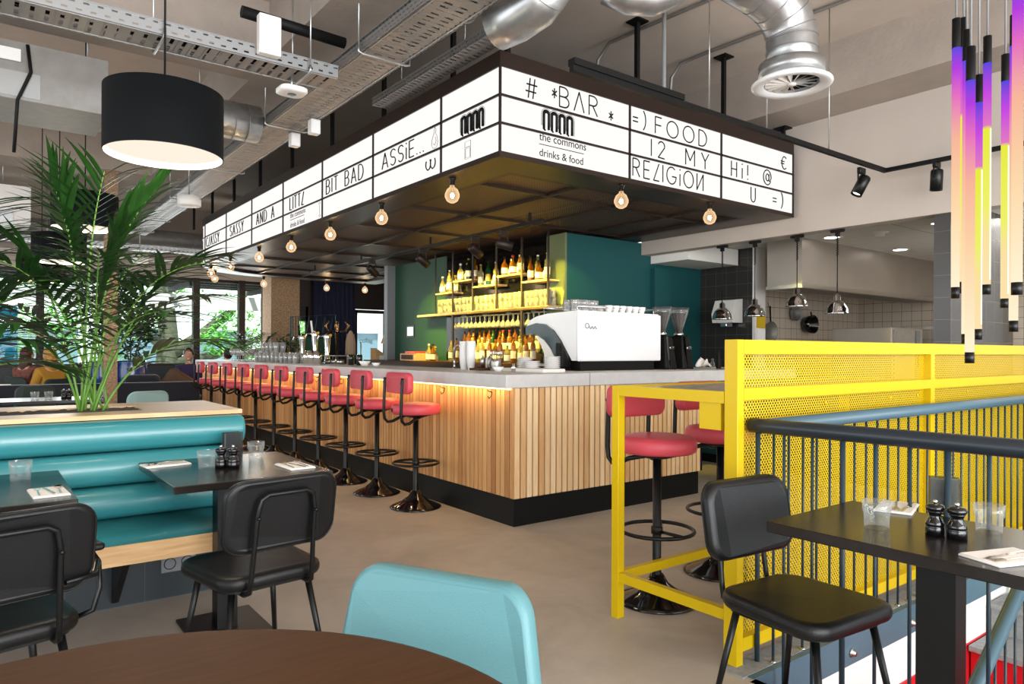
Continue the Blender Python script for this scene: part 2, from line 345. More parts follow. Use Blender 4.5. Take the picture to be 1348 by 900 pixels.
struct('wall_core_pilaster', MB().box(5.62, 6.379, 0, 5.65, 6.72, 2.72), 'olive')
struct('wall_core_fin', MB().box(5.49, 10.7, 0, 5.68, 10.82, 2.72), 'grey')
b = MB(); b.box(7.12, 6.30, 0, 7.42, 6.38, 2.4); struct('trim_1', b, 'tealwall')
# kitchen shell
b = MB(); b.box(6.97, -3, 2.68, 12, 6.38, 2.80)
M['kceil'] = tiles('white_ceiling_tile', '#d9d7d3', '#a5a29d', 0, 1, .6, 1.2, .015, .8); struct('ceiling_kitchen', b, 'kceil')
M['tilek'] = tiles('cream_wall_tile', '#d3c5b4', '#6b5f55', 0, 2, .15, .15); M['tileky'] = tiles('cream_wall_tile_side', '#d3c5b4', '#6b5f55', 1, 2, .15, .15)
M['tiled'] = tiles('dark_wall_tile', '#33302e', '#605d59', 1, 2, .17, .17, .02, .2); M['tiledx'] = tiles('dark_wall_tile_front', '#3a3735', '#5f5c59', 0, 2, .2, .2, .02, .25)
struct('wall_kitchen_side', MB().box(8.4, 5.95, 0, 12, 6.1, 2.68), 'tilek')
struct('wall_kitchen_back', MB().box(11.75, -3, 0, 11.9, 5.95, 2.68), 'tileky')
struct('wall_kitchen_pier', MB().box(8.17, 5.55, 0, 8.42, 6.5, 2.68), 'tiled')
struct('trim_2', MB().box(8.18, 5.50, 0, 8.40, 5.549, 2.68), 'white')
struct('wall_kitchen_column', MB().box(6.98, 2.70, 0, 8.5, 2.84, 2.68), 'tiledx')
struct('wall_kitchen_right', MB().box(8.6, -3, 0, 8.75, 2.55, 2.68), 'white')
struct('wall_soffit', MB().box(7.12, 5.75, 2.46, 8.15, 6.37, 2.67), 'white')
b = MB(); b.box(6.95, -3, .1, 7.12, 6.38, 1.05); struct('wall_pass_base', b, 'tealwall')
struct('baseboard_pass', MB().box(6.93, -3, 0, 7.13, 6.38, .1), 'kick')
# far entrance side
struct('wall_entrance', MB().box(5.95, 16.62, 2.35, 10.5, 16.8, CEIL), 'brownblack')
struct('wall_entrance_panel', MB().box(5.95, 16.62, 0, 6.1, 16.8, 2.35), 'brownblack')
struct('wall_entrance_pier', MB().box(6.42, 16.62, 0, 7.62, 16.8, 2.35), 'brownblack')
struct('wall_entrance_end', MB().box(8.55, 16.62, 0, 10.5, 16.8, 2.35), 'brownblack')
struct('wall_back_room', MB().box(10.5, 10.7, 0, 10.65, 16.7, CEIL), 'grey')
M['aggregate'] = mat('exposed_aggregate', '#9a7e62', .9, noise=.45, nscale=38, bump=.8, bscale=60)
struct('pillar_aggregate', MB().box(5.28, 15.9, 0, 5.93, 16.5, 3.12), 'aggregate')
struct('pillar_aggregate_window', MB().box(1.40, 10.95, 0, 1.55, 11.1, 3.72), 'aggregate')

def window_frame(name, x0, x1, n_label, Y=17.5, z0=.93, z1=2.95, m='brownblack'):
    o = MB().box(x0, Y - .05, z0, x0 + .06, Y + .05, z1).box(x1 - .06, Y - .05, z0, x1, Y + .05, z1).box(x0, Y - .05, z0, x1, Y + .05, z0 + .06).box(x0, Y - .05, z1 - .07, x1, Y + .05, z1).build(name, m)
    tag(o, kind='structure')
    p = MB().box(x0 + .06, Y - .006, z0 + .06, x1 - .06, Y + .006, z1 - .07).build('window_pane', M['window'], o)
xs = [-7, -4.2, -1.7, 1.06, 4.06, 5.08, 5.64]
for i in range(len(xs) - 1): window_frame('window_%d' % (i + 1), xs[i] + .005, xs[i + 1] - .005, i)
for i, x in enumerate((1.06, 4.06, 5.08)): struct('window_mullion', MB().box(x - .07, 17.36, .93, x + .07, 17.44, 2.95), 'brownblack')
# entrance door and side light
d = MB().box(7.63, 16.66, 0, 7.71, 16.74, 2.33).box(8.46, 16.66, 0, 8.54, 16.74, 2.33).box(7.63, 16.66, 2.25, 8.54, 16.74, 2.33).box(7.63, 16.66, 0, 8.54, 16.74, .12).build('door_1', 'brownblack'); tag(d, kind='structure')
MB().box(7.71, 16.694, .12, 8.46, 16.706, 2.25).build('door_pane', M['window'], d)
MB().tube([(7.78, 16.62, .9), (7.78, 16.6, .95), (7.78, 16.6, 1.45), (7.78, 16.62, 1.5)], .015).build('door_handle', 'steel', d)
d = MB().box(6.1, 16.67, 0, 6.15, 16.73, 2.35).box(6.37, 16.67, 0, 6.42, 16.73, 2.35).box(6.1, 16.67, 2.0, 6.42, 16.73, 2.35).box(6.1, 16.67, 0, 6.42, 16.73, 1.0).build('window_7', 'brownblack'); tag(d, kind='structure')
MB().box(6.15, 16.694, 1, 6.37, 16.706, 2.0).build('window_pane', M['window'], d)

# ------------------------------------------------------------------ stairwell
b = MB(); b.box(2.47, 1.66, -.14, 5.14, 1.69, 0.004); struct('trim_3', b, 'blue')
struct('trim_4', MB().box(2.44, 1.69, .0, 5.14, 1.80, .006), 'stonegrey')
struct('wall_stairwell_white', MB().box(2.47, 1.67, -.37, 6, 1.72, -.14), 'white')
struct('wall_stairwell_red', MB().box(2.47, 1.66, -2.6, 6, 1.72, -.37), 'red_floor')
struct('wall_stairwell_left', MB().box(2.44, -2, -2.6, 2.48, 1.66, 0), 'white')
struct('floor_stairwell', MB().box(2.48, -2, -2.7, 6, 1.66, -2.6), 'red_floor')
st = thing('staircase', 'red painted stair with grey nosings in the well behind the handrails', 'stairs', (4.56, 1.66, -2.6))
for i, (x, z, m) in enumerate(((0, -.37, 'red_floor'), (.30, -.19, 'stonegrey'), (.58, -.01, 'white'))):
    s = MB().box(x, -3.6, 0, .6 if i < 2 else .59, -.01, z + 2.57).build('step', m, st)
    MB().box(x - .03, -3.6, z + 2.571, .6, -.01, z + 2.6).build('nosing', 'stonegrey', s)
BOLTS = [(2.62 + .61 * i, -.085) for i in range(5)]
for i, (x, z) in enumerate(BOLTS):
    tag(MB().lathe([(0, -.022), (.012, -.022), (.014, -.008), (.022, -.006), (.022, 0), (0, 0)], 8, (x, 1.66, z), 'y').build('fascia_bolt', 'steel'), 'round steel bolt in blue steel edge of stairwell', 'bolt', 'bolts along the blue stairwell edge')

# ------------------------------------------------------------------ outdoors beyond the far windows
struct('ground_street', MB().box(-30, 17.7, -.2, 40, 60, -.02), 'white')
fac = thing('building', 'white building across the street seen through the far windows', 'building', (6, 30, 0))
b = MB(); b.box(-24, 0, 2.1, 26, .6, 9); b.box(-24, 0, 0, 26, .6, .7)
for i in range(17): b.box(-24 + 3 * i, -.1, .7, -23 + 3 * i, .6, 2.1)
b.build('wall', 'facade', fac)
for i in range(16): MB().box(-23 + 3 * i, .2, .7, -21 + 3 * i, .3, 2.1).build('window', 'facadewin', fac)
aw = thing('awning', 'white canvas awning on dark beams outside the far windows', 'awning', (1, 20, 2.3))
MB().box(-9, 0, .08, 9, .06, .45).build('valance', 'white', aw)
b = MB()
for x in range(-9, 10, 2): b.box(x, -2.2, .5, x + .1, .1, .62)
for y in (-2.1, -1.4, -.7, -.1): b.box(-9, y, .62, 9, y + .1, .74)
b.build('beam', 'blackmatt', aw)
tag(MB().box(-.9, 19.0, .3, .75, 19.1, 2.25).box(-.9, 19.0, 0, -.8, 19.1, .3).box(.65, 19, 0, .75, 19.1, .3).build('outdoor_panel', 'cyan'), 'bright cyan panel outside the left window', 'panel')
b = MB(); b.box(-.45, 18.96, .9, .12, 18.99, 2.1); tag(b.build('poster', 'facade'), 'pale poster on the cyan panel outside the left window', 'poster')

def leaf_cloud(centres, n, size, rnd):
    b = MB()
    for _ in range(n):
        c, r = rnd.choice(centres)
        th, ph, k = rnd.uniform(0, 2 * PI), math.acos(rnd.uniform(-1, 1)), rnd.random() ** .4
        p = Vector(c) + Vector((math.sin(ph) * math.cos(th), math.sin(ph) * math.sin(th), math.cos(ph))) * r * k
        u = Vector((rnd.uniform(-1, 1), rnd.uniform(-1, 1), rnd.uniform(-.6, .6))).normalized(); w = u.cross(Vector((rnd.uniform(-.4, .4), rnd.uniform(-.4, .4), 1))).normalized()
        s = size * rnd.uniform(.6, 1.3); n2 = u.cross(w) * s * .12
        b.quad(p - u * s * .5, p + w * s * .22 + n2, p + u * s * .5, p - w * s * .22 + n2)
    return b
rnd = random.Random(3)
tr = thing('street_tree', 'leafy tree with forked mossy trunk outside the far windows', 'tree', (4.4, 22.5, 0))
bm = MB(); bm.tube([(0, 0, 0), (.05, 0, .9), (.1, 0, 1.6), (0, 0, 2.8), (-.3, 0, 4)], .34, 10, r2=.2)
bm.tube([(.1, 0, 1.1), (.9, -.2, 1.7), (1.7, -.3, 2.4), (2.3, -.3, 3.2)], .2, 8, r2=.1)
bm.tube([(.1, 0, .9), (1.3, -.4, 1.15), (2.6, -.6, 1.7), (3.3, -.6, 2.5)], .15, 8, r2=.06)
bm.tube([(.05, 0, 1.3), (-.7, -.2, 1.9), (-1.2, -.3, 2.8)], .15, 8, r2=.08); bm.tube([(.3, 0, .7), (1.6, -.7, .75), (3, -.9, .95)], .08, 6, r2=.03)
bm.build('trunk', 'bark', tr)
leaf_cloud([((2.6, -.6, 1.6), .8), ((3.3, -.6, 1.2), .6), ((1.7, -.4, 2.4), .7), ((-.9, -.4, 2.2), .7), ((.5, .3, 3.3), 1.0), ((2.2, -.8, .9), .5), ((-2.2, 0, 1.9), .8), ((4.2, -.4, 2.0), .7), ((-1.5, 0, 1.0), .6), ((3.6, -.9, 1.6), .7), ((1.2, -.9, 1.6), .5), ((4.8, -.6, 1.5), .6)], 3000, .2, rnd).build('foliage', 'leafout', tr)
tr2 = thing('street_tree', 'green tree behind the cyan panel outside the left window', 'tree', (-.4, 23, 0))
MB().tube([(0, 0, 0), (0, 0, 1.5), (.2, 0, 3)], .2, 8, r2=.12).build('trunk', 'bark', tr2)
leaf_cloud([((0, 0, 2.6), 1.1), ((1.0, -.3, 1.6), .8), ((-1.2, 0, 1.5), 1.0), ((.7, -3.2, .7), .55), ((2.0, 0, 2.4), .9)], 1500, .22, rnd).build('foliage', 'leafout', tr2)

# ------------------------------------------------------------------ bar counter
XB, YB, YEND, XE = 3.178, 4.165, 13.2, 5.40
bar = thing('bar_counter', 'long bar clad in vertical oak slats under a pale concrete top', 'bar counter', (XB, YB, 0))
b = MB(); b.prism([(0, 0), (XE - .03 - XB, 0), (XE - .03 - XB, .62), (.62, .62), (.62, YEND - YB), (0, YEND - YB)], 'z', .2, 1.02); b.xf(Matrix.Translation((.022, .022, 0))); b.build('carcass', 'kick', bar)
b = MB(); b.prism([(0, 0), (XE - .09 - XB, 0), (XE - .09 - XB, .6), (.6, .6), (.6, YEND - YB), (0, YEND - YB)], 'z', 0, .203); b.build('plinth', 'kick', bar)
b = MB(); p = .0585; n = int((YEND - YB) / p)
for i in range(n): b.box(0, i * p + .005, .205, .02, (i + 1) * p - .005, 1.025)
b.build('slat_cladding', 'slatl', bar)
b = MB(); n = int((XE - XB) / p)
for i in range(n): b.box(i * p + .0065, 0, .205, (i + 1) * p - .0065, .015, 1.025)
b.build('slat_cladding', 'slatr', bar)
b = MB()
b.prism([(3.09, 4.148), (6.90, 4.148), (6.90, 5.2), (3.83, 5.2), (3.83, 13.3), (3.09, 13.3)], 'z', 1.027, 1.127)
b.xf(Matrix.Translation((-XB, -YB, 0))); o = b.build('worktop', 'counter', bar); mo = o.modifiers.new('bevel', 'BEVEL'); mo.width = .006; mo.segments = 2
MB().box(3.92 - XB, -.0185, 1.026, 3.925 - XB, -.016, 1.129).build('worktop_joint', 'grey', bar)
MB().box(-.03, .02, 1.012, -.012, YEND - YB - .1, 1.025).build('led_strip', 'ledwarm', bar)
for i in range(13):
    y = .28 + i * .69
    MB().tube([(-.004, y, .985), (-.012, y, .95), (-.035, y, .935), (-.04, y, .955)], .004, 6).tube([(-.004, y, .985), (-.03, y + .005, .99), (-.045, y + .005, 1.0)], .004, 6).build('coat_hook', 'black', bar)
area('bar_led_glow', (XB - .045, (YB + YEND) / 2, 1.02), (.35, 0, -1), YEND - YB, .03, 15, (1, .62, .22)).rotation_euler = (0, math.radians(-20), 0)
bpy.data.objects['bar_led_glow'].data.size = .03; bpy.data.objects['bar_led_glow'].data.size_y = YEND - YB - .2

# ------------------------------------------------------------------ lightbox canopy over the bar
X0, Y0, X1, Y1, ZB, ZT = 3.05, 4.185, 6.90, 14.0, 2.725, 3.50
can = thing('bar_canopy', 'dark steel canopy with lit white letter panels hung over the bar', 'lightbox canopy', (X0, Y0, ZB))
LX, LY, H = X1 - X0, Y1 - Y0, ZT - ZB; R = 1.5; PW = 1.2525
def outline(ins, n=8):
    pts = [(ins, ins), (LX - ins, ins), (LX - ins, LY - ins)]
    r = R - ins
    for i in range(n + 1):
        a = PI / 2 + PI / 2 * i / n; pts.append((ins + r + r * math.cos(a), LY - ins - r + r * math.sin(a)))
    return pts
def band(b, i0, i1, z0, z1):
    A = outline(i0); B = outline(i1); n = len(A)
    q = [[b._v((x, y, z)) for x, y in P] for P, z in ((A, z0), (A, z1), (B, z1), (B, z0))]
    for k in range(4): b.bridge(q[k], q[(k + 1) % 4], True, False)
b = MB(); band(b, 0, .12, H - .115, H); band(b, 0, .03, 0, .04); b.build('frame', 'bronze', can)
b = MB(); band(b, .03, .34, .0, .012); b.build('soffit_band', 'bronze', can)
b = MB(); band(b, .34, .40, .0005, .045); b.build('inner_edge', 'brownblack', can)
# lit acrylic
b = MB(); A = outline(.012); q0 = [b._v((x, y, .04)) for x, y in A]; q1 = [b._v((x, y, H - .115)) for x, y in A]
for i in list(range(0, 1)) + list(range(2, len(A))): 
    j = (i + 1) % len(A); b.face((q0[i], q0[j], q1[j], q1[i]))
b.build('light_panel', M['signwhite'], can)
b = MB(); A = outline(.03); q0 = [b._v((x, y, .02)) for x, y in A]; q1 = [b._v((x, y, H - .1)) for x, y in A]; b.bridge(q0, q1, True, False); b.build('back_sheet', 'brownblack', can)
ZR = [.04 + (H - .155) * k / 3 for k in range(4)]
b = MB()
for k in (1, 2):
    z = ZR[k]; b.box(-.002, 0, z - .008, .012, LY - R, z + .008); b.box(0, -.002, z - .008, LX, .012, z + .008)
    pts = [(x, y, z) for x, y in outline(0)[3:]]
    b.tube(pts, .008, 4)
yd = [.828 + PW * i for i in range(7)]; xd = [1.365, 1.365 + PW]
for y in yd: b.box(-.002, y - .008, .04, .012, y + .008, H - .115)
for x in xd: b.box(x - .008, -.002, .04, x + .008, .012, H - .115)
b.box(-.004, -.004, 0, .012, .012, H - .1); b.box(LX - .014, -.003, 0, LX, .014, H - .1)
b.build('panel_divider', 'brownblack', can)
# underside: ceiling sheets of expanded metal on a grid of bars
MB().box(.4, .4, .05, LX - .05, LY - .4, .055).build('mesh_panel', M['mesh'], can)
MB().box(.05, .05, H - .09, LX - .05, LY - 1.5, H - .07).build('top_sheet', 'brownblack', can)
b = MB()
for i in range(8): b.box(.36, .9 + PW * i, .02, LX - .36, .93 + PW * i, .05)
for x in (1.2, 2.05, 2.9): b.box(x, .36, .015, x + .03, LY - .4, .046)
b.build('grid_bar', 'bronze', can)
RODS = [(1.575, .12), (2.805, .12), (3.84, .12)] + [(.14, .1)] + [(.12, .828 + PW * i) for i in range(0, 8, 1)] + [(2.2, 3 + 3 * i) for i in range(4)]
for x, y in RODS:
    zt = (3.70 if x > 3.4 else CEIL) - ZB
    if .12 == x and False: continue
    r_ = MB().box(x - .018, y - .018, H - .02, x + .018, y + .018, zt - .012).build('hanger_rod', 'blackmatt', can)
    MB().box(x - .07, y - .07, zt - .014, x + .07, y + .07, zt).build('ceiling_plate', 'blackmatt', r_)

# ---- lettering (thin strokes on a 0..1 square)
def arc(cx, cy, rx, ry, a0, a1, n=10): return [(cx + rx * math.cos(math.radians(a0 + (a1 - a0) * i / n)), cy + ry * math.sin(math.radians(a0 + (a1 - a0) * i / n))) for i in range(n + 1)]
G = {
 'A': [[(0, 0), (.32, 1), (.64, 0)], [(.12, .33), (.52, .33)]], 'V': [[(0, 0), (.3, 1), (.6, 0)]],
 'B': [[(0, 0), (0, 1), (.25, 1)] + arc(.25, .76, .25, .24, 90, -90) + [(0, .52)], [(.25, .52)] + arc(.28, .26, .27, .26, 90, -90) + [(0, 0)]],
 'C': [arc(.36, .5, .36, .5, 50, 310, 14)], 'D': [[(0, 0), (0, 1), (.2, 1)] + arc(.2, .5, .42, .5, 90, -90, 12) + [(0, 0)]],
 'E': [[(.45, 1), (0, 1), (0, 0), (.45, 0)], [(0, .5), (.4, .5)]], 'F': [[(.45, 1), (0, 1), (0, 0)], [(0, .52), (.4, .52)]],
 'G': [arc(.4, .5, .4, .5, 50, 330, 14) + [(.78, .45), (.45, .45)]], 'H': [[(0, 0), (0, 1)], [(.5, 0), (.5, 1)], [(0, .5), (.5, .5)]],
 'I': [[(0, 0), (0, 1)]], 'i': [[(0, 0), (0, .7)], [(0, .92), (0, 1)]], '!': [[(0, .3), (0, 1)], [(0, 0), (0, .07)]],
 'L': [[(0, 1), (0, 0), (.42, 0)]], 'J': [[(.42, 1), (0, 0), (.42, 0)]], 'M': [[(0, 0), (0, 1), (.32, .3), (.64, 1), (.64, 0)]],
 'N': [[(0, 0), (0, 1), (.55, 0), (.55, 1)]], 'K': [[(0, 1), (0, 0), (.55, 1), (.55, 0)]], 'O': [arc(.42, .5, .42, .5, 0, 360, 20)],
 'R': [[(0, 0), (0, 1), (.25, 1)] + arc(.25, .75, .25, .25, 90, -90) + [(0, .5)], [(.22, .5), (.52, 0)]],
 'S': [arc(.26, .75, .26, .25, 30, 270, 9) + arc(.26, .25, .26, .25, 90, -150, 9)], 'Z': [[(0, .95), (.1, 1), (.45, 1), (.12, .55), (.5, .2), (.4, 0), (0, 0)]],
 '2': [arc(.26, .74, .26, .26, 160, -20, 9) + [(0, .02), (.5, 0)]], 's': [[(.42, 1), (.1, .96), (.04, .7), (.42, .35), (.4, .06), (.2, 0), (0, .08)]],
 'T': [[(0, 1), (.5, 1)], [(.25, 1), (.25, 0)]], 'U': [[(0, 1), (0, .3)] + arc(.25, .28, .25, .28, 180, 360, 8) + [(.5, 1)]], 'Y': [[(0, 1), (.27, .5), (.54, 1)], [(.27, .5), (.27, 0)]],
 '#': [[(.16, 0), (.28, 1)], [(.46, 0), (.58, 1)], [(0, .33), (.66, .33)], [(.06, .68), (.72, .68)]], '*': [[(.15, .35), (.15, .85)], [(0, .47), (.3, .73)], [(0, .73), (.3, .47)]],
 '=': [[(0, .62), (.42, .62)], [(0, .38), (.42, .38)]], ')': [arc(-.25, .5, .42, .62, -55, 55, 8)], '.': [[(0, 0), (0, .06)]],
 'E3': [arc(.2, .5, .2, .3, 140, 400, 10) + arc(.58, .5, .2, .3, 140, 400, 10)], '€': [arc(.42, .5, .36, .5, 50, 310, 14), [(-.06, .6), (.4, .6)], [(-.06, .42), (.36, .42)]],
 '@': [arc(.5, .5, .5, .5, 60, 330, 16), arc(.52, .5, .2, .24, 0, 360, 12), [(.72, .74), (.72, .3), (.85, .25), (.98, .45)] + arc(.5, .5, .5, .5, 0, 60, 4)],
}
def letter(ch, u, zb, h, face, wscale=1.0, wt=.0125):
    """one black letter standing proud of the acrylic; face 'L' runs along the long side (u from the corner backwards), 'R' along the short side"""
    b = MB()
    for stroke in G[ch]:
        pts = [(u + px * h * wscale, zb + pz * h) for px, pz in stroke]
        P = [Vector((-.003, 2 * UREF - p - 0, z)) if False else (Vector((.001, -p, z)) if face == 'L' else Vector((p, .001, z))) for p, z in pts]
        k = 0
        for i in range(1, len(P)):
            if i == len(P) - 1 or (P[i] - P[i - 1]).angle(P[i + 1] - P[i], 0) > .7: b.tube(P[k:i + 1], wt * .5, 4); k = i
    return b.build('letter', 'blackmatt', can)
UREF = 0
def write(txt, u, row, face, adv=None, wscale=1.0, h=.14, gap=.05, zo=.03):
    zb = ZR[2 - row] + zo
    for ch in txt:
        if ch == ' ': u += .13; continue
        if ch == '%': ch = 'E3'
        letter(ch, u, zb, h, face, wscale)
        w = max(p[0] for s_ in G[ch] for p in s_) * h * wscale; u += w + gap
    return u
# short side: u = distance from the corner
write('#', .24, 0, 'R', h=.15); write('*', .50, 0, 'R', h=.15); write('BVR', .575, 0, 'R', wscale=1.15, gap=.055, h=.155); write('*', 1.115, 0, 'R', h=.15, zo=-.02)
write('=', 1.40, 0, 'R'); write(')', 1.53, 0, 'R', h=.16); write('FOOD', 1.68, 0, 'R', wscale=1.25, gap=.07, h=.145)
write('I2', 1.63, 1, 'R', gap=.09, wscale=1.1, h=.145); write('MY', 2.09, 1, 'R', gap=.10, wscale=1.35, h=.145)
write('REJIGiOK', 1.40, 2, 'R', wscale=1.08, gap=.052, h=.15)
write('€', 3.62, 0, 'R', h=.13); write('Hi!', 2.77, 1, 'R', wscale=1.15, gap=.09, h=.145); write('@', 3.30, 1, 'R', h=.15, wscale=.9)
write('U', 3.09, 2, 'R', h=.145, wscale=1.0); write('=', 3.47, 2, 'R', h=.14); write(')', 3.62, 2, 'R', h=.16)
# long side: u = minus distance from the corner (text reads towards the corner)
write('ASSiE...', -(yd[1] - .20), 1, 'L', wscale=1.25, gap=.055, h=.145); write('%', -(yd[0] + .24), 2, 'L', h=.16, wscale=1.25)
write('BIT BAD', -(yd[2] - .12), 1, 'L', wscale=1.15, gap=.06, h=.15); write('LITTJ', -(yd[3] - .25), 1, 'L', wscale=1.0, gap=.045, h=.15)
write('AND A', -(yd[4] - .22), 1, 'L', wscale=1.1, gap=.06, h=.15); write('SAssY', -(yd[5] - .22), 1, 'L', wscale=1.1, gap=.06, h=.15); write('CJAsSY.', -(yd[6] - .1), 1, 'L', wscale=1.1, gap=.05, h=.15)

def text_mesh(name, txt, size, m, parent, mtx, align='LEFT', sx=1.0, bold=0):
    cu = bpy.data.curves.new('t', 'FONT'); cu.body = txt; cu.size = size; cu.align_x = align; cu.extrude = .0008; cu.offset = bold
    o = bpy.data.objects.new('t', cu); COL.objects.link(o); dg = bpy.context.evaluated_depsgraph_get(); me = bpy.data.meshes.new_from_object(o.evaluated_get(dg))
    bpy.data.objects.remove(o); me.materials.clear(); me.materials.append(M[m] if isinstance(m, str) else m)
    q = bpy.data.objects.new(name, me); COL.objects.link(q); q.parent = parent; q.matrix_local = mtx @ Matrix.Diagonal((sx, 1, 1, 1)); return q
MR = Matrix(((1, 0, 0, 0), (0, 0, -1, -.001), (0, 1, 0, 0), (0, 0, 0, 1)))          # text on the short side
ML = Matrix(((0, 0, -1, -.001), (-1, 0, 0, 0), (0, 1, 0, 0), (0, 0, 0, 1)))         # text on the long side
def onR(u, z): return Matrix.Translation((u, 0, z)) @ MR
def onL(v, z): return Matrix.Translation((0, v, z)) @ ML
def arches(b, P, u, z, w, h, n=4):
    """the house mark: a row of upright arches with a heavy offset shadow"""
    step = w / n
    for i in range(n):
        c = u + step * (i + .5)
        for k, (r, wt) in enumerate(((step * .62, .004), (step * .5, .004), (step * .30, .026))):
            pts = [(c - r, z + (h * .15 if k < 2 else 0))] + arc(c, z + h * .72, r, h * .27 * r / (step * .62), 180, 0, 8) + [(c + r, z + h * (.0 if k == 2 or i == n - 1 else .5))]
            b.tube([P(x, y) for x, y in pts], wt * .5, 4)
        b.tube([P(c - step * .3, z), P(c - step * .12, z - h * .06)], .008, 4)
b = MB(); arches(b, lambda x, z: Vector((x, -.002, z)), .40, ZR[1] + .03, .32, .16); b.build('house_mark', 'blackmatt', can)
b = MB(); arches(b, lambda x, z: Vector((-.002, -x, z)), -.52, ZR[1] + .025, .32, .155); b.build('house_mark', 'blackmatt', can)
text_mesh('small_lettering', 'the commons', .088, 'blackmatt', can, onR(.37, ZR[0] + .145)); text_mesh('small_lettering', 'drinks & food', .083, 'blackmatt', can, onR(.37, ZR[0] + .025))
MB().box(.37, -.003, ZR[0] + .112, .83, 0, ZR[0] + .117).build('rule_line', 'blackmatt', can)
text_mesh('small_lettering', 'the commons', .09, 'blackmatt', can, onL(yd[3] - .27, ZR[0] + .135)); text_mesh('small_lettering', 'drinks & food', .085, 'blackmatt', can, onL(yd[3] - .27, ZR[0] + .02))
MB().box(-.003, yd[3] - .73, ZR[0] + .108, 0, yd[3] - .27, ZR[0] + .114).build('rule_line', 'blackmatt', can)
b = MB(); b.tube([(-.002, .46, ZR[0] + .03), (-.002, .46, ZR[0] + .165), (-.002, .38, ZR[0] + .165), (-.002, .38, ZR[0] + .03)], .002, 4, True); b.tube([(-.002, .45, ZR[0] + .12), (-.002, .39, ZR[0] + .12)], .002, 4); b.tube([(-.002, .45, ZR[0] + .04), (-.002, .39, ZR[0] + .04), (-.002, .39, ZR[0] + .11), (-.002, .45, ZR[0] + .11)], .0015, 4, True)
b.build('drink_drawing', 'blackmatt', can)
b = MB(); yc, zc = yd[0] + .09, ZR[1] + .06
b.tube([(-.002, yc - a * .045 - 0, zc + c) for a, c in ((0, .13), (-.3, .08), (-1, .03), (-1.1, -.01), (-.6, -.04), (0, -.045), (.7, -.04), (1.1, 0), (.8, .05), (.3, .08), (.5, .11), (0, .13))], .002, 4)
b.tube([(-.002, yc - a * .045, zc + c) for a, c in ((-.6, .0), (0, -.02), (.5, .01), (.2, .05))], .002, 4); b.build('flame_drawing', 'blackmatt', can)
b = MB(); yc = yd[2] + .06
for z in (.03, .17): b.tube([(-.002, yc + .02 * math.cos(a), ZR[0] + z + .012 * math.sin(a)) for a in [i * PI / 4 for i in range(8)]], .002, 4, True)
b.tube([(-.002, yc, ZR[0] + .05), (-.002, yc, ZR[0] + .15)], .002, 4); b.build('bottle_drawing', 'blackmatt', can)

# ---- globe bulbs round the canopy edge
def globe_bulb(label, group):
    t = thing('globe_bulb', label, 'light bulb', (0, 0, 0), 0, group)
    MB().lathe([(0, 0), (.03, 0), (.03, -.012), (.022, -.02), (.022, -.06), (0, -.06)], 12).build('socket', 'black', t)
    MB().lathe([(.018, -.06), (.02, -.075), (.045, -.095), (.0615, -.135), (.0615, -.155), (.045, -.19), (.02, -.205), (0, -.208)], 18).build('glass_globe', M['bulbglass'], t)
    b = MB(); b.tube([(0, 0, -.06), (0, 0, -.11)], .005, 6)
    b.build('filament_stem', 'brass', t); MB().sphere((0, 0, -.145), .016, 8, 6, (1, 1, 1.4)).build('filament', M['filament'], t)
    return t
bl = [(3.135, Y0 + .828 + PW * (i - .05), 'L') for i in range(6)] + [(3.16, Y0 + .828 + PW * 5.75, 'L'), (3.2, 12.75, 'L')]
bl = [(3.135, y) for y in (4.965, 6.24, 7.48, 8.70, 9.95, 11.33)] + [(3.16, 12.55), (3.45, 13.45)]
bp = None
for i, (x, y) in enumerate(bl):
    lab = 'glowing globe bulb under the canopy edge above the stools, %s from the front corner' % ORD[i]
    if bp is None: bp = globe_bulb(lab, 'globe bulbs along the long canopy side'); bp.location = (x, y, ZB + .0); o = bp
    else: o = dup(bp, (x, y, ZB), None, lab, 'globe bulbs along the long canopy side')
    point('bulb_glow', (x - .02, y, ZB - .26), 2.6, (1, .72, .42), .03)
for i, (x, y) in enumerate(((4.46, 13.87), (5.77, 13.95), (6.6, 13.9))):
    dup(bp, (x, y, ZB), None, 'glowing globe bulb at the far end of the canopy, %s from the left' % ORD[i], 'globe bulbs at the far canopy end'); point('bulb_glow', (x, y - .02, ZB - .26), 2.6, (1, .72, .42), .03)
for i, (x, y) in enumerate(((4.388, 4.26), (5.588, 4.26))):
    dup(bp, (x, y, ZB), None, 'glowing globe bulb under the short canopy side, ' + ('left of two' if i == 0 else 'right of two'), 'globe bulbs under the short canopy side'); point('bulb_glow', (x, y - .02, ZB - .26), 2.6, (1, .72, .42), .03)
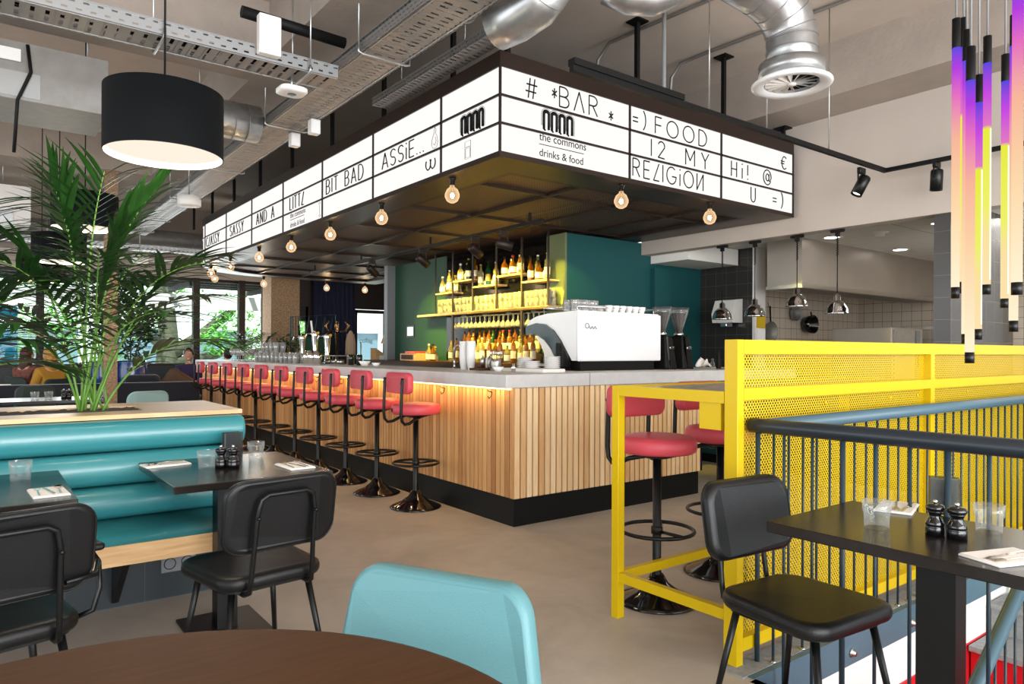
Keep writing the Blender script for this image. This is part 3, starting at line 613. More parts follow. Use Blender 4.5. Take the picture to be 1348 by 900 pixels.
# ------------------------------------------------------------------ bar stools (built facing +x, back at -x)
def bar_stool(label, group, m='red'):
    t = thing('bar_stool', label, 'bar stool', (0, 0, 0), 0, group)
    MB().lathe([(0, 0), (.212, 0), (.214, .008), (.19, .02), (.12, .05), (.06, .095), (.034, .14), (.0, .14)], 28).build('base', 'blackgloss', t)
    MB().lathe([(.03, .12), (.0225, .16), (.0225, .74), (.0, .74)], 14).build('column', 'black', t)
    MB().lathe([(.014, .72), (.014, .765), (0, .765)], 10).build('gas_lift', 'chrome', t)
    b = MB(); b.tube([(.19 * math.cos(a), .19 * math.sin(a), .368) for a in [2 * PI * i / 28 for i in range(28)]], .0105, 8, True)
    b.tube([(0, 0, .362), (-.06, .09, .364), (-.12, .147, .368)], .009, 6); b.tube([(.0, .0, .362), (.19, 0, .368)], .009, 6)
    b.lathe([(.0235, .345), (.031, .35), (.031, .385), (.0235, .39)], 12); b.build('foot_ring', 'black', t)
    MB().lathe([(0, .74), (.06, .745), (.15, .772), (.15, .778), (0, .778)], 18).build('seat_plate', 'brownblack', t)
    MB().lathe([(0, .776), (.185, .776), (.2, .786), (.205, .81), (.203, .838), (.19, .857), (.15, .864), (0, .866)], 30).build('seat', m, t)
    MB().box(-.2075, .03, .80, -.203, .042, .826).build('seat_tag', 'blackmatt', t)
    b = MB()
    for s in (-1, 1):
        b.tube([(.02, .10 * s, .768), (-.08, .125 * s, .742), (-.14, .14 * s, .712), (-.185, .146 * s, .708), (-.212, .15 * s, .735), (-.22, .15 * s, .79), (-.218, .15 * s, .88), (-.212, .15 * s, 1.06), (-.208, .15 * s, 1.078)], .0125, 10)
        b.lathe([(0, -.016), (.012, -.014), (.012, 0), (0, 0)], 8, (-.21, .15 * s, 1.04), 'x')
    b.build('back_frame', 'black', t)
    b = MB()
    def bk(i, n=10):
        a = -.5 + i / n; return a
    poly = rrect(.395, .172, .05, 5); rings = []
    for dx, k in ((-.202, .93), (-.199, .98), (-.186, 1.0), (-.163, 1.0), (-.152, .98), (-.148, .92)):
        rings.append([b._v((dx - .045 + .045 * math.cos(u * 1.0) * 1 + .5 * u * u, u * k, 1.036 + v * k)) for u, v in poly])
    for p, q in zip(rings, rings[1:]): b.bridge(p, q)
    b.face(list(reversed(rings[0]))); b.face(rings[-1]); b.build('backrest', m, t)
    return t
SY = [5.19, 5.905, 6.59, 7.29, 7.99, 8.70, 9.42, 10.15, 10.9, 11.6]
st0 = None
for i, y in enumerate(SY):
    lab = 'coral red bar stool at the long oak bar side, %s from the front corner' % ORD[i]
    if st0 is None: st0 = bar_stool(lab, 'stools along the long side of the bar'); st0.location = (2.93, y, 0)
    else: dup(st0, (2.93, y, 0), random.uniform(-.05, .05), lab)
dup(st0, (2.85, 2.50, 0), -PI / 2 - .06, 'coral red bar stool behind the front leg of the yellow high table', 'stools at the yellow high table')
dup(st0, (3.52, 2.60, 0), -PI / 2, 'coral red bar stool half hidden by the yellow screen end post', 'stools at the yellow high table')

# ------------------------------------------------------------------ black leather chairs (built facing +y)
def loft(b, rings_pts):
    R_ = [b.ring(p) for p in rings_pts]
    for p, q in zip(R_, R_[1:]): b.bridge(p, q)
    b.face(list(reversed(R_[0]))); b.face(R_[-1])
def chair(label, group, m='leather', arms=False):
    t = thing('dining_chair', label, 'chair', (0, 0, 0), 0, group)
    b = MB(); poly = rrect(.43, .43, .085, 6); rr = []
    for z, k in ((.425, .90), (.427, .97), (.437, .995), (.452, 1.0), (.466, .985), (.473, .95), (.476, .88)):
        rr.append([(u * k * (1 + .06 * v / .215), v * k, z + .004 * math.cos(u * 7) - (.012 if v < -.16 else 0) * 0) for u, v in poly])
    loft(b, rr); b.build('seat', m, t)
    b = MB(); b.tube([(u * .985 * (1 + .06 * v / .215), v * .985, .4535) for u, v in poly], .004, 5, True); b.build('seat_piping', m, t)
    MB().prism([(u * .88, v * .88) for u, v in poly], 'z', .414, .426).build('seat_pan', 'black', t)
    for sx in (-1, 1):
        for sy in (-1, 1):
            MB().tube([(.15 * sx, .15 * sy, .418), (.205 * sx, .225 * sy, .0)], .0135, 10, r2=.009).build('leg', 'black', t)
    b = MB(); poly2 = rrect(.44, .27, .07, 6); rr = []
    def bc(u, v, w, k):
        tilt = .16 * v; return (u * k, -.245 - tilt + w + .32 * u * u, .70 + v * k)
    for w, k in ((-.02, .9), (-.017, .97), (-.008, 1.0), (.008, 1.0), (.02, .97), (.026, .88)):
        rr.append([bc(u, v, w, k) for u, v in poly2])
    loft(b, rr); b.build('backrest', m, t)
    b = MB(); b.tube([bc(u, v, -.013, .985) for u, v in poly2], .0035, 5, True); b.build('back_piping', m, t)
    b = MB()
    b.tube([(-.125, -.12, .413), (-.125, -.2, .41), (-.122, -.236, .425), (-.12, -.245, .47), (-.115, -.262, .6), (-.112, -.279, .71), (-.1, -.286, .765), (-.075, -.288, .78), (.075, -.288, .78), (.1, -.286, .765), (.112, -.279, .71), (.115, -.262, .6), (.12, -.245, .47), (.122, -.236, .425), (.125, -.2, .41), (.125, -.12, .413)], .0095, 8)
    for s in (-1, 1): b.lathe([(0, -.016), (.007, -.014), (.007, 0), (0, 0)], 8, (.112 * s, -.282, .70), 'y')
    b.build('back_frame', 'black', t)
    if arms:
        for s in (-1, 1):
            a_ = MB().tube([(.2 * s, -.1, .43), (.255 * s, -.12, .45), (.275 * s, -.12, .52), (.278 * s, -.1, .6), (.278 * s, -.02, .628), (.278 * s, .1, .63), (.26 * s, .17, .6)], .009, 8).tube([(-.0 + .13 * s, -.262, .6), (.22 * s, -.24, .6), (.278 * s, -.1, .6)], .008, 8).build('arm', 'black', t)
            MB().box(.25 * s - .02, -.09, .63, .25 * s + .055 * 1, .12, .655, .01).build('arm_pad', m, a_)
    return t
ch = chair('black leather chair seen from behind at the table by the turquoise bench end', 'black leather chairs'); ch.location = (.88, 2.85, 0); ch.rotation_euler.z = .13
c3 = dup(ch, (2.235, 1.315, 0), PI - .09, 'black leather chair in front of the dark rail and yellow screen')
c2 = chair('black leather armchair cut off at the left edge of the photo', 'black leather chairs', arms=True); c2.location = (.035, 2.73, 0); c2.rotation_euler.z = .22

# turquoise chair at the round table
tc = thing('dining_chair', 'pale turquoise leather chair behind the round brown table', 'chair', (.655, 1.255, 0), math.atan2(-.454, -.89) - PI / 2, None)
b = MB(); poly = rrect(.43, .42, .09, 6); loft(b, [[(u * k, v * k, z) for u, v in poly] for z, k in ((.42, .92), (.425, .98), (.45, 1), (.468, .97), (.474, .9))]); b.build('seat', 'aqua', tc)
for sx in (-1, 1):
    for sy in (-1, 1): MB().tube([(.15 * sx, .14 * sy, .42), (.2 * sx, .21 * sy, 0)], .014, 10, r2=.01).build('leg', 'black', tc)
b = MB(); poly = rrect(.50, .42, .062, 7)
def tb(u, v, w, k):
    wd = 1 + .14 * v / .21 * -1; return (u * k * wd, -.18 - .10 * v + w + .3 * u * u, .60 + v * k)
loft(b, [[tb(u, v, w, k) for u, v in poly] for w, k in ((-.026, .94), (-.022, .985), (-.012, 1), (.012, 1), (.022, .985), (.027, .95))]); b.build('backrest', 'aqua', tc)
MB().tube([tb(u, v, .021, .975) for u, v in poly], .0022, 5, True).build('seam', mat('dark_turquoise_thread', '#2a8088', .6), tc)

# ------------------------------------------------------------------ tables
def edge_table(name, label, x0, y0, x1, y1, top='darkoak', leg=(.5, .5), th=.032):
    t = thing(name, label, 'table', ((x0 + x1) / 2, (y0 + y1) / 2, 0)); w, d = (x1 - x0) / 2, (y1 - y0) / 2
    o = MB().box(-w, -d, .75 - th, w, d, .75).build('tabletop', top, t); mo = o.modifiers.new('bevel', 'BEVEL'); mo.width = .0025; mo.segments = 2
    lx, ly = (leg[0] * 2 - 1) * w, (leg[1] * 2 - 1) * d
    MB().box(lx - .045, ly - .045, .012, lx + .045, ly + .045, .75 - th).build('leg', 'black', t)
    MB().box(lx - .17, ly - .2, 0, lx + .17, ly + .2, .012).build('foot_plate', 'brownblack', t)
    return t
edge_table('dining_table', 'dark wood table in front of the turquoise bench beside the black chair', .636, 3.08, 1.31, 3.85, 'darkoak', (.45, .5))
edge_table('dining_table', 'dark wood table cut off at the left edge before the turquoise bench', -.42, 3.04, .305, 3.82, 'darkoak', (.4, .5))
t = thing('dining_table', 'black table with a broad leg beside the dark stair railing', 'table', (2.33, .72, 0))
o = MB().box(-.275, -.95, -.0, .275, .62, .034).build('tabletop', 'darkoak', t, (0, 0, .716)); o.modifiers.new('bevel', 'BEVEL').width = .0025
MB().box(-0.218, 0.081, .012, -0.148, 0.183, .716).build('leg', 'black', t)
MB().box(-.05, -.75, .012, .085, -.52, .716).build('leg', 'black', t)
MB().box(-0.278, -0.039, 0, -0.088, 0.303, .012).build('foot_plate', 'black', t)
t = thing('round_table', 'round brown table top at the bottom edge of the photo', 'table', (.10, .93, 0))
MB().lathe([(0, .722), (.585, .722), (.6, .727), (.606, .738), (.6, .749), (.59, .7505), (0, .7505)], 72).build('tabletop', 'brownoak', t)
MB().lathe([(0, .0), (.26, .0), (.26, .01), (.04, .02), (.035, .70), (.12, .722), (0, .722)], 24).build('pedestal', 'black', t)

# ------------------------------------------------------------------ table setting
def tumbler_mesh(h=.085, r=.042, name='tumbler'):
    t = MB(); n = 24; prof = [(0, .0), (r * .80, 0), (r * .85, .006), (r * .89, h * .54), (r * .97, h * .6), (r * 1.0, h), (r * .93, h), (r * .89, h * .62), (r * .78, h * .5), (r * .74, h * .16), (0, h * .14)]
    rings = []
    for i, (rr, z) in enumerate(prof):
        if rr == 0: rings.append([t._v((0, 0, z))]); continue
        fl = .07 if i in (2, 3) else 0
        rings.append(t.ring([(rr * (1 - fl * (j % 2)) * math.cos(2 * PI * j / n), rr * (1 - fl * (j % 2)) * math.sin(2 * PI * j / n), z) for j in range(n)]))
    for a, b_ in zip(rings, rings[1:]):
        if len(a) == 1: [t.face((a[0], b_[(j + 1) % n], b_[j])) for j in range(n)]
        elif len(b_) == 1: [t.face((a[j], a[(j + 1) % n], b_[0])) for j in range(n)]
        else: t.bridge(a, b_, True, True)
    return t
tum = None
def tumbler(p, label, group='water tumblers on the tables'):
    global tum
    if tum is None: tum = tumbler_mesh().build('tumbler', 'glass'); tum.location = p; tag(tum, label, 'glass', group); return tum
    c = tum.copy(); COL.objects.link(c); c.location = p; c['label'] = label; c['group'] = group; return c
def P(x, y, z=.75): return at(x, y, Z=z)
tumbler(P(272, 617), 'faceted water glass left of the black mills on the bench table')
tumbler(P(337, 603), 'faceted water glass right of the black mills on the bench table')
tumbler(P(27, 633), 'faceted water glass on the table at the left edge')
tumbler(P(1154, 694), 'faceted water glass left of the black mills beside the railing')
tumbler(P(1302, 700), 'faceted water glass right of the black mills beside the railing')
def mill(label, group='black pepper and salt mills'):
    t = thing('pepper_mill', label, 'mill', (0, 0, 0), 0, group)
    MB().lathe([(0, 0), (.0265, 0), (.0265, .026), (.024, .029), (.026, .031), (.0265, .036), (.023, .044), (.017, .056), (.0165, .062), (.02, .07), (.0225, .072), (0, .072)], 20).build('body', 'blackgloss', t)
    MB().lathe([(0, .073), (.021, .073), (.0255, .077), (.0265, .083), (.0245, .09), (.016, .094), (.008, .095), (0, .095)], 20).build('head', 'blackgloss', t)
    MB().lathe([(0, .095), (.004, .095), (.007, .1), (.006, .106), (0, .108)], 12).build('knob', 'chrome', t)
    return t
ml = mill('black turned pepper mill, left one of the pair beside the railing'); ml.location = P(1231, 704)
dup(ml, P(1260, 709), None, 'black turned salt mill, right one of the pair beside the railing')
dup(ml, P(291, 616), None, 'black turned pepper mill, left one of the pair on the bench table')
dup(ml, P(307, 616), None, 'black turned salt mill, right one of the pair on the bench table')
def menu_holder(label, p, rz, lite=False):
    t = thing('menu_holder', label, 'menu holder', p, rz)
    MB().box(-.045, -.022, 0, .045, -.019, .125).box(-.045, .019, 0, .045, .022, .125).box(-.045, -.022, 0, .045, .022, .003).build('smoked_box', 'smoke', t)
    for k in range(3): MB().box(-.04, -.014 + .01 * k, .004, .04, -.013 + .01 * k, .118).build('card', 'paper' if lite else 'grey', t)
    return t
menu_holder('smoked box of menu cards behind the mills on the bench table', P(306, 600), .2)
menu_holder('smoked box of menu cards behind the mills beside the railing', P(1243, 676), PI / 2 + .5, True)
def fork(b, x, L=.17, z=.004):
    b.box(x - .0035, -L * .5, z, x + .0035, L * .18, z + .002)
    b.prism([(x - .004, L * .16), (x + .004, L * .16), (x + .011, L * .26), (x - .011, L * .26)], 'z', z, z + .002)
    for k in range(4): b.box(x - .011 + k * .0063, L * .25, z, x - .0082 + k * .0063, L * .5, z + .0025)
def knife(b, x, L=.19, z=.004):
    b.box(x - .005, -L * .5, z, x + .005, -L * .02, z + .004, .0015); b.prism([(x - .004, -L * .02), (x + .007, 0), (x + .009, L * .3), (x + .002, L * .5), (x - .004, L * .42)], 'z', z, z + .002)
def spoon(b, x, L=.17, z=.004):
    b.box(x - .0035, -L * .5, z, x + .0035, L * .22, z + .002)
    b.lathe([(0, -.3), (.6, -.15), (.9, .1), (1, .3), (.93, .3), (.8, .1), (.5, -.1), (0, -.22)], 16, (0, 0, 0))
    b.bm.verts.ensure_lookup_table()
    for v in b.bm.verts[-(16 * 6 + 2):]: v.co = Vector((x + v.co.x * .018, L * .22 + .024 + v.co.y * .028, z + .003 + v.co.z * .012))
def setting(p, rz, where, kinds='fsk', sz=(.12, .2)):
    n = MB().box(-sz[0] / 2, -sz[1] / 2, 0, sz[0] / 2, sz[1] / 2, .006, .002, 1).box(-sz[0] / 2 + .004, -sz[1] / 2 + .003, .006, sz[0] / 2 - .003, sz[1] / 2 - .004, .0085, .001, 1).build('napkin', 'linen')
    n.location = p; n.rotation_euler.z = rz; tag(n, 'folded white napkin under cutlery ' + where, 'napkin', 'napkins on the tables')
    for i, k in enumerate(kinds):
        b = MB(); {'f': fork, 's': spoon, 'k': knife}[k](b, 0, z=0)
        nm = {'f': 'fork', 's': 'spoon', 'k': 'knife'}[k]
        o = b.build(nm, 'cutlery'); x = (-.034 + .034 * i); o.location = Vector(p) + Vector((x * math.cos(rz), x * math.sin(rz), .009)); o.rotation_euler.z = rz + (.12 if i == 1 else -.06)
        tag(o, 'polished %s on the white napkin %s' % (nm, where), 'cutlery', 'cutlery on the napkins')
setting(P(218, 612), 2.9 - PI / 2 + .35, 'at the back corner of the bench table')
setting(P(388, 614), .05, 'at the front right of the bench table', 'fks')
setting(P(64, 649), .05, 'on the table at the left edge', 'fks')
setting(P(1180, 669), -PI / 2 + .3 - PI, 'behind the left glass beside the railing', 'kf')
setting(P(1325, 735), PI / 2 - .35, 'at the near right corner beside the railing', 'fk')

# ------------------------------------------------------------------ turquoise bench with planter
bn = thing('banquette', 'turquoise channelled leather bench with oak rail and planter shelf behind', 'bench', (0, 3.55, 0))
EX = 1.16
def roll_poly(y0, z0, w, h, n=14):
    pts = [(y0 + w, z0)]
    for i in range(n + 1):
        a = -PI / 2 + PI * i / n; pts.append((y0 + w * .42 - w * .42 * max(0, math.cos(a)) ** .8, z0 + h / 2 + h / 2 * math.sin(a)))
    pts.append((y0 + w, z0 + h)); return pts
z = .492
for k, (h, y) in enumerate(((.15, .24), (.155, .285), (.155, .33))):
    b = MB(); b.prism(roll_poly(y, z, .2, h), 'x', -3.2, EX - .03 * (2 - k), True); o = b.build('back_roll', 'teal', bn); mo = o.modifiers.new('bevel', 'BEVEL'); mo.width = .02; mo.segments = 3; mo.angle_limit = math.radians(50); z += h + .001
b = MB(); b.prism([(.36, .40), (.03, .40), (.006, .415), (.0, .44), (.012, .468), (.05, .484), (.3, .491), (.36, .491)], 'x', -3.2, EX - .10, True); o = b.build('seat_cushion', 'teal', bn)
MB().box(-3.2, -.005, .342, EX - .10, .025, .432).build('oak_rail', 'oakx', bn)
MB().box(-3.2, .03, .345, EX - .14, .44, .40).build('seat_board', 'brownblack', bn)
MB().box(-3.2, .50, 0, EX - .05, 1.21, .955).build('carcass', M['slate'], bn)
MB().box(-3.2, .66, 0, EX - .12, .69, .29).build('plinth', 'kick', bn)
for x in (-1.6, -.55, .55): MB().prism([(.49, .03), (.48, .03), (.12, .33), (.12, .345), (.49, .345)], 'x', x, x + .03).build('bracket', 'black', bn)
b = MB(); b.box(-3.2, .41, .957, EX, .64, .979); b.box(-3.2, .97, .957, EX, 1.24, .979); b.box(.72, .64, .957, EX, .97, .979); b.box(-3.2, .64, .957, -3.1, .97, .979); b.build('planter_shelf', 'oakx', bn)
rgv = random.Random(8)
tag(MB().grid(lambda u, v: (-3.1 + 3.82 * u, 4.19 + .33 * v, .972 + rgv.uniform(-.006, .006)), 220, 20).build('gravel_bed', 'soil'), 'grey pebbles filling the planter trough on the bench', 'pebbles', None, 'stuff')
so = thing('wall_socket', 'grey double power socket in the dark plinth below the bench', 'socket', (.86, 4.049, .18))
MB().box(-.085, -.012, -.045, .085, .0, .045, .004).build('plate', 'grey', so)
for s in (-1, 1):
    q = MB().lathe([(.026, -.0135), (.03, -.0135), (.03, -.011), (0, -.011)], 18, (.042 * s, 0, 0), 'y').build('outlet', 'blackmatt', so)

# ------------------------------------------------------------------ yellow screen and high table
ys = thing('yellow_screen', 'tall yellow perforated steel screen beside the stairwell', 'screen', (2.495, 1.79, 0)); LXS = 4.4
b = MB(); b.box(0, -.03, .0, .045, .035, 1.352, .002, 1)
b.box(.045, -.0302, 1.292, LXS, .0345, 1.3515)
for z0, z1 in ((1.10, 1.150), (.06, .115)): b.box(.045, -.0298, z0, 1.80, .03, z1); b.box(1.85, -.0298, z0, 3.6, .03, z1); b.box(3.65, -.0298, z0, LXS, .03, z1)
b.box(1.80, -.03, .0, 1.85, .03, 1.292); b.box(3.6, -.03, 0, 3.65, .03, 1.292); b.build('frame', 'yellow', ys)
MB().box(.045, .008, 1.15, LXS, .0095, 1.292).build('perforated_panel', M['perf'], ys)
MB().box(.045, .008, .115, LXS, .0095, 1.10).build('perforated_panel', M['perf'], ys)
for x in (.11, .75, 1.4, 1.72, 2.4, 3.1): MB().lathe([(0, -.004), (.009, -.003), (.011, 0), (0, 0)], 10, (x, .007, 1.06), 'y').build('screw', 'yellow', ys)
MB().box(.002, -.028, -.001, .043, .033, .006).build('foot_cap', 'blackmatt', ys)
yt = thing('high_table', 'yellow steel framed high table joined to the perforated screen', 'high table', (2.495, 1.83, 0)); D = .65
b = MB(); b.box(0, D - .045, 0, .045, D, 1.135, .002, 1); b.box(0.0005, -.003, 1.085, .0445, D - .045, 1.1345); b.box(.045, D - .0445, 1.085, 2.155, D - .0005, 1.1345); b.box(2.155, D - .045, 0, 2.2, D, 1.135); b.box(2.1555, -.003, 1.085, 2.1995, D - .045, 1.1345)
b.box(.005, -.003, .18, .04, D - .045, .225); b.box(.045, D - .04, .18, 2.155, D - .005, .225); b.build('frame', 'yellow', yt)
MB().box(.045, 0.0, 1.10, 2.155, D - .045, 1.128).build('tabletop', mat('pale_marble_laminate', '#b5aca6', .22, noise=.3, nscale=7, stretch=(1, 5, 1)), yt)
MB().box(.01, .02, .97, .04, .13, 1.085).build('bracket', 'yellow', yt)
MB().box(.002, D - .043, -.001, .043, D - .002, .006).build('foot_cap', 'blackmatt', yt)

# ------------------------------------------------------------------ stair railings
rl = thing('railing', 'dark round handrail with slim bars running towards the viewer', 'railing', (2.62, 1.75, 0))
MB().tube([(0, .03, .992), (0, -.01, .992), (0, -3.4, 1.02)], .031, 14).build('handrail', 'bluedark', rl)
for i in range(24):
    y = -.002 - .1215 * i; r = .0105 if i % 3 == 0 else .0065
    o = MB().tube([(0, y, -.12), (0, y, .97)], r, 10).build('baluster', 'bar_blue', rl)
MB().box(-.015, -3.3, -.14, .015, .015, -.11).build('bottom_bar', 'bar_blue', rl)
rf = thing('railing', 'slate blue handrail and bars running along the yellow screen', 'railing', (2.62, 1.70, 0))
MB().tube([(.0, 0, .995), (4.2, 0, .995)], .03, 14).build('handrail', 'blue', rf)
for i in range(37):
    x = .042 + .1112 * i
    o = MB().tube([(x, 0, -.03), (x, 0, .97)], .0058, 8).build('baluster', 'bar_blue', rf)
    if i < 22: MB().lathe([(0, 0), (.015, 0), (.013, .008), (0, .01)], 8, (x, 0, .004)).build('foot_flange', 'steel', o)
sr = thing('stair_railing', 'pale blue sloping handrail with bars rising from the red stair', 'railing', (3.3, 1.2, -.16))
b = MB(); s_ = .62
b.tube([(-.9, 0, -.9 * s_), (1.1, 0, 1.1 * s_)], .028, 12); b.tube([(-.9, .035, -.9 * s_ - .03), (1.1, .035, 1.1 * s_ - .03)], .012, 8); b.build('handrail', 'blue', sr)
for i in range(16):
    x = -.8 + .12 * i; MB().tube([(x, 0, x * s_ - .75), (x, 0, x * s_ - .02)], .0065, 8).build('baluster', 'bar_blue', sr)
# ------------------------------------------------------------------ ceiling services
def tray(name, label, axis, c, z, w, a, b_, mkey, hang, cat='cable tray'):
    t = thing(name, label, cat, (0, c, z) if axis == 'x' else (c, 0, z))
    def bx(p0, q0, z0, p1, q1, z1): return (p0, q0, z0, p1, q1, z1) if axis == 'x' else (q0, p0, z0, q1, p1, z1)
    MB().box(*bx(a, -w / 2, 0, b_, w / 2, .003)).build('slotted_base', M[mkey], t)
    b = MB()
    for s in (-1, 1):
        b.box(*bx(a, s * w / 2 - .002, 0, b_, s * w / 2 + .002, .085)); b.box(*bx(a, s * w / 2 - .012, .08, b_, s * w / 2 + .012, .086)); b.box(*bx(a, s * (w / 2 - .02) - .006, -.004, b_, s * (w / 2 - .02) + .006, 0))
    b.build('side_rail', M['rail' + axis], t)
    b = MB(); k = a + .1
    while k < b_: b.box(*bx(k, -w / 2 + .03, -.002, k + .014, w / 2 - .03, 0)); k += .085
    b.build('rung', 'galvdull', t)
    b = MB(); rr = random.Random(5)
    for i in range(6):
        q = -w / 2 + .05 + (w - .1) * i / 5
        pts = [bx(a + (b_ - a) * k / 14, q + rr.uniform(-.02, .02), .02 + rr.uniform(0, .03), 0, 0, 0)[:3] for k in range(15)]; b.tube(pts, .009, 5)
    b.build('cable_bundle', 'blackmatt' if axis == 'x' else 'grey', t)
    for h in hang:
        def p(q, zz): return (h, q, zz) if axis == 'x' else (q, h, zz)
        o = MB().tube([p(-w / 2 - .03, .03), p(-w / 2 - .03, -.012), p(-w / 2, -.022), p(w / 2, -.022), p(w / 2 + .03, -.012), p(w / 2 + .03, .03)], .009, 6).build('support_bar', 'galv', t)
        zt = CEIL - z
        for s in (-1, 1): MB().tube([p(s * (w / 2 + .03), .02), p(s * (w / 2 + .03), zt)], .006, 6).build('threaded_rod', 'galv', o)
    return t
tray('cable_tray', 'galvanised slotted cable tray crossing the ceiling above the black drum lamp', 'x', 5.08, 3.30, .30, -5, 2.12, 'slotx', (-2.2, -.6, .95, 1.9))
tray('cable_tray', 'long galvanised cable tray running beside the lit canopy towards the windows', 'y', 2.33, 3.40, .34, 1.2, 14.5, 'sloty', (2.9, 4.6, 6.6, 8.6, 10.6, 12.6, 13.9))
t = thing('cable_tray', 'short perforated steel channel above the left end of canopy front', 'cable tray', (2.95, 0, 3.52))
MB().box(-.08, 4.05, 0, .08, 5.9, .004).build('slotted_base', M['sloty'], t)
MB().box(-.084, 4.05, 0, -.08, 5.9, .07).build('side_rail', M['raily'], t); MB().box(.08, 4.05, 0, .084, 5.9, .07).build('side_rail', M['raily'], t)
for y in (4.5, 5.5): MB().tube([(0, y, .0), (0, y, CEIL - 3.52)], .006, 6).build('threaded_rod', 'galv', t)
def spiral_duct(name, label, pts, r, m='galv', clamps=(), cat='ventilation duct', ridge=.11):
    t = thing(name, label, cat, pts[0]); o0 = Vector(pts[0]); P_ = [Vector(p) - o0 for p in pts]
    MB().tube(P_, r, 24).build('pipe', m, t)
    b = MB()
    for p, q in zip(P_, P_[1:]):
        L = (q - p).length; n = int(L / ridge); d = (q - p).normalized(); 
        x = d.orthogonal().normalized(); y = d.cross(x)
        for i in range(1, n):
            c = p + d * (L * i / n); b.tube([c + (x * math.cos(a) + y * math.sin(a)) * (r + .001) for a in [2 * PI * k / 24 for k in range(24)]], .003, 4, True)
    b.build('seam', 'galvdull', t)
    for c in clamps:
        c = Vector(c) - o0; o = MB().tube([c + Vector((r * 1.03 * math.cos(a), 0, r * 1.03 * math.sin(a))) if abs(P_[1].y) > abs(P_[1].x) else c + Vector((0, r * 1.03 * math.cos(a), r * 1.03 * math.sin(a))) for a in [2 * PI * k / 24 for k in range(24)]], .012, 6, True).build('clamp', 'galv', t)
        MB().tube([c + Vector((0, 0, r)), c + Vector((0, 0, CEIL - .003 - (c + o0).z))], .006, 6).build('threaded_rod', 'galv', o)
    return t
spiral_duct('spiral_duct', 'long spiral ventilation duct above the cable tray beside the canopy', [(2.78, 3.6, 3.80), (2.78, 15.5, 3.80)], .135, 'galv', [(2.78, y, 3.80) for y in (4.3, 7.2, 10.2, 13)])
spiral_duct('spiral_duct', 'fat spiral duct passing behind the large black drum lamp', [(.95, 6.85, 3.44), (2.14, 6.85, 3.44)], .17, 'galv', [(1.62, 6.85, 3.44)])
spiral_duct('spiral_duct', 'distant horizontal spiral duct above the far windows', [(-3, 14.92, 3.42), (5.5, 14.92, 3.42)], .17, 'galvdull', [(1, 14.92, 3.42), (4, 14.92, 3.42)], ridge=.3)
tray('cable_tray', 'distant white lit cable tray under the duct before the far windows', 'x', 14.5, 3.12, .3, -3, 5.5, 'slotx', (-1, 2, 4.6))
e = [at(655, 33, D=4.6), at(680, 22, D=4.5), at(705, 5, D=4.4), at(725, -25, D=4.3)]
spiral_duct('duct_elbow', 'shiny duct elbow at the top edge left of the black ceiling rods', [tuple(p) for p in e], .155, 'galv', (), 'ventilation duct', .08)
e = [at(800, -18, D=4.5), at(830, -4, D=4.5), at(858, -2, D=4.5), at(885, -14, D=4.5), at(905, -40, D=4.5)]
spiral_duct('duct_elbow', 'shiny duct bend at the top edge above the short canopy side', [tuple(p) for p in e], .11, 'galv', (), 'ventilation duct', .08)
df = thing('swirl_diffuser', 'white swirl air diffuser on a silver duct elbow at upper right', 'air diffuser', tuple(at(1042, 113, D=4.6)))
o0 = df.location.copy()
MB().lathe([(.17, .012), (.19, .0), (.235, -.004), (.25, .004), (.25, .014), (.19, .05), (.17, .05)], 36).build('flange', 'whitegloss', df)
b = MB()
for i in range(16):
    a = 2 * PI * i / 16; c, s = math.cos(a), math.sin(a); 
    b.quad((c * .025, s * .025, .01), (c * .165, s * .165, .01), (c * .16 - s * .04, s * .16 + c * .04, .04), (c * .025 - s * .008, s * .025 + c * .008, .03))
b.lathe([(0, .002), (.028, .004), (.03, .03), (0, .03)], 12); b.build('swirl_vane', 'white', df)
MB().lathe([(.165, .03), (.165, .0301), (0, .0302)], 20).build('dark_core', 'blackmatt', df)
MB().lathe([(.17, .05), (.205, .052), (.205, .14), (.165, .145)], 32).build('plenum_collar', 'galv', df)
e = [Vector((0, 0, .13)), Vector((0, 0, .22)), Vector((0, 0, .29)), at(1040, 40, D=4.6) - o0, at(1033, 20, D=4.57) - o0, at(1020, 2, D=4.53) - o0, at(1000, -14, D=4.48) - o0, at(965, -35, D=4.4) - o0]
MB().tube(e, .158, 28).build('duct_bend', 'galv', df)
b = MB()
for k, p in enumerate(e[1:-1]):
    d = (e[k + 2] - e[k]).normalized(); x = d.orthogonal().normalized(); y = d.cross(x)
    b.tube([p + (x * math.cos(a) + y * math.sin(a)) * .159 for a in [2 * PI * q / 28 for q in range(28)]], .004, 4, True)
b.build('seam', 'galvdull', df)
def pipe(name, label, pts, r, m, cat='pipe'):
    o0 = Vector(pts[0]); return tag(MB().tube([Vector(p) - o0 for p in pts], r, 8).build(name, m, None, o0), label, cat)
pipe('conduit', 'thin grey conduit along the ceiling bending down towards the canopy', [(5.55, 4.75, 3.5), (5.57, 4.72, 4.05), (5.585, 4.62, 4.165), (5.6, 4.3, 4.175), (5.66, 3.0, 4.175), (5.7, 1.2, 4.175)], .016, 'galvdull')
pipe('conduit', 'second thin conduit on the ceiling bending down beside the black rod', [(4.66, 4.95, 3.5), (4.68, 4.85, 4.05), (4.69, 4.72, 4.165), (4.72, 4.38, 4.175), (4.78, 3.58, 4.175), (4.86, 1.2, 4.175)], .016, 'galvdull')
pipe('conduit', 'grey vertical conduit coming down to the black track above the sign', [(3.70, 3.2, 4.19), (3.70, 3.2, 3.06), (3.68, 3.2, 3.03), (3.60, 3.2, 3.02)], .014, 'cordgrey')
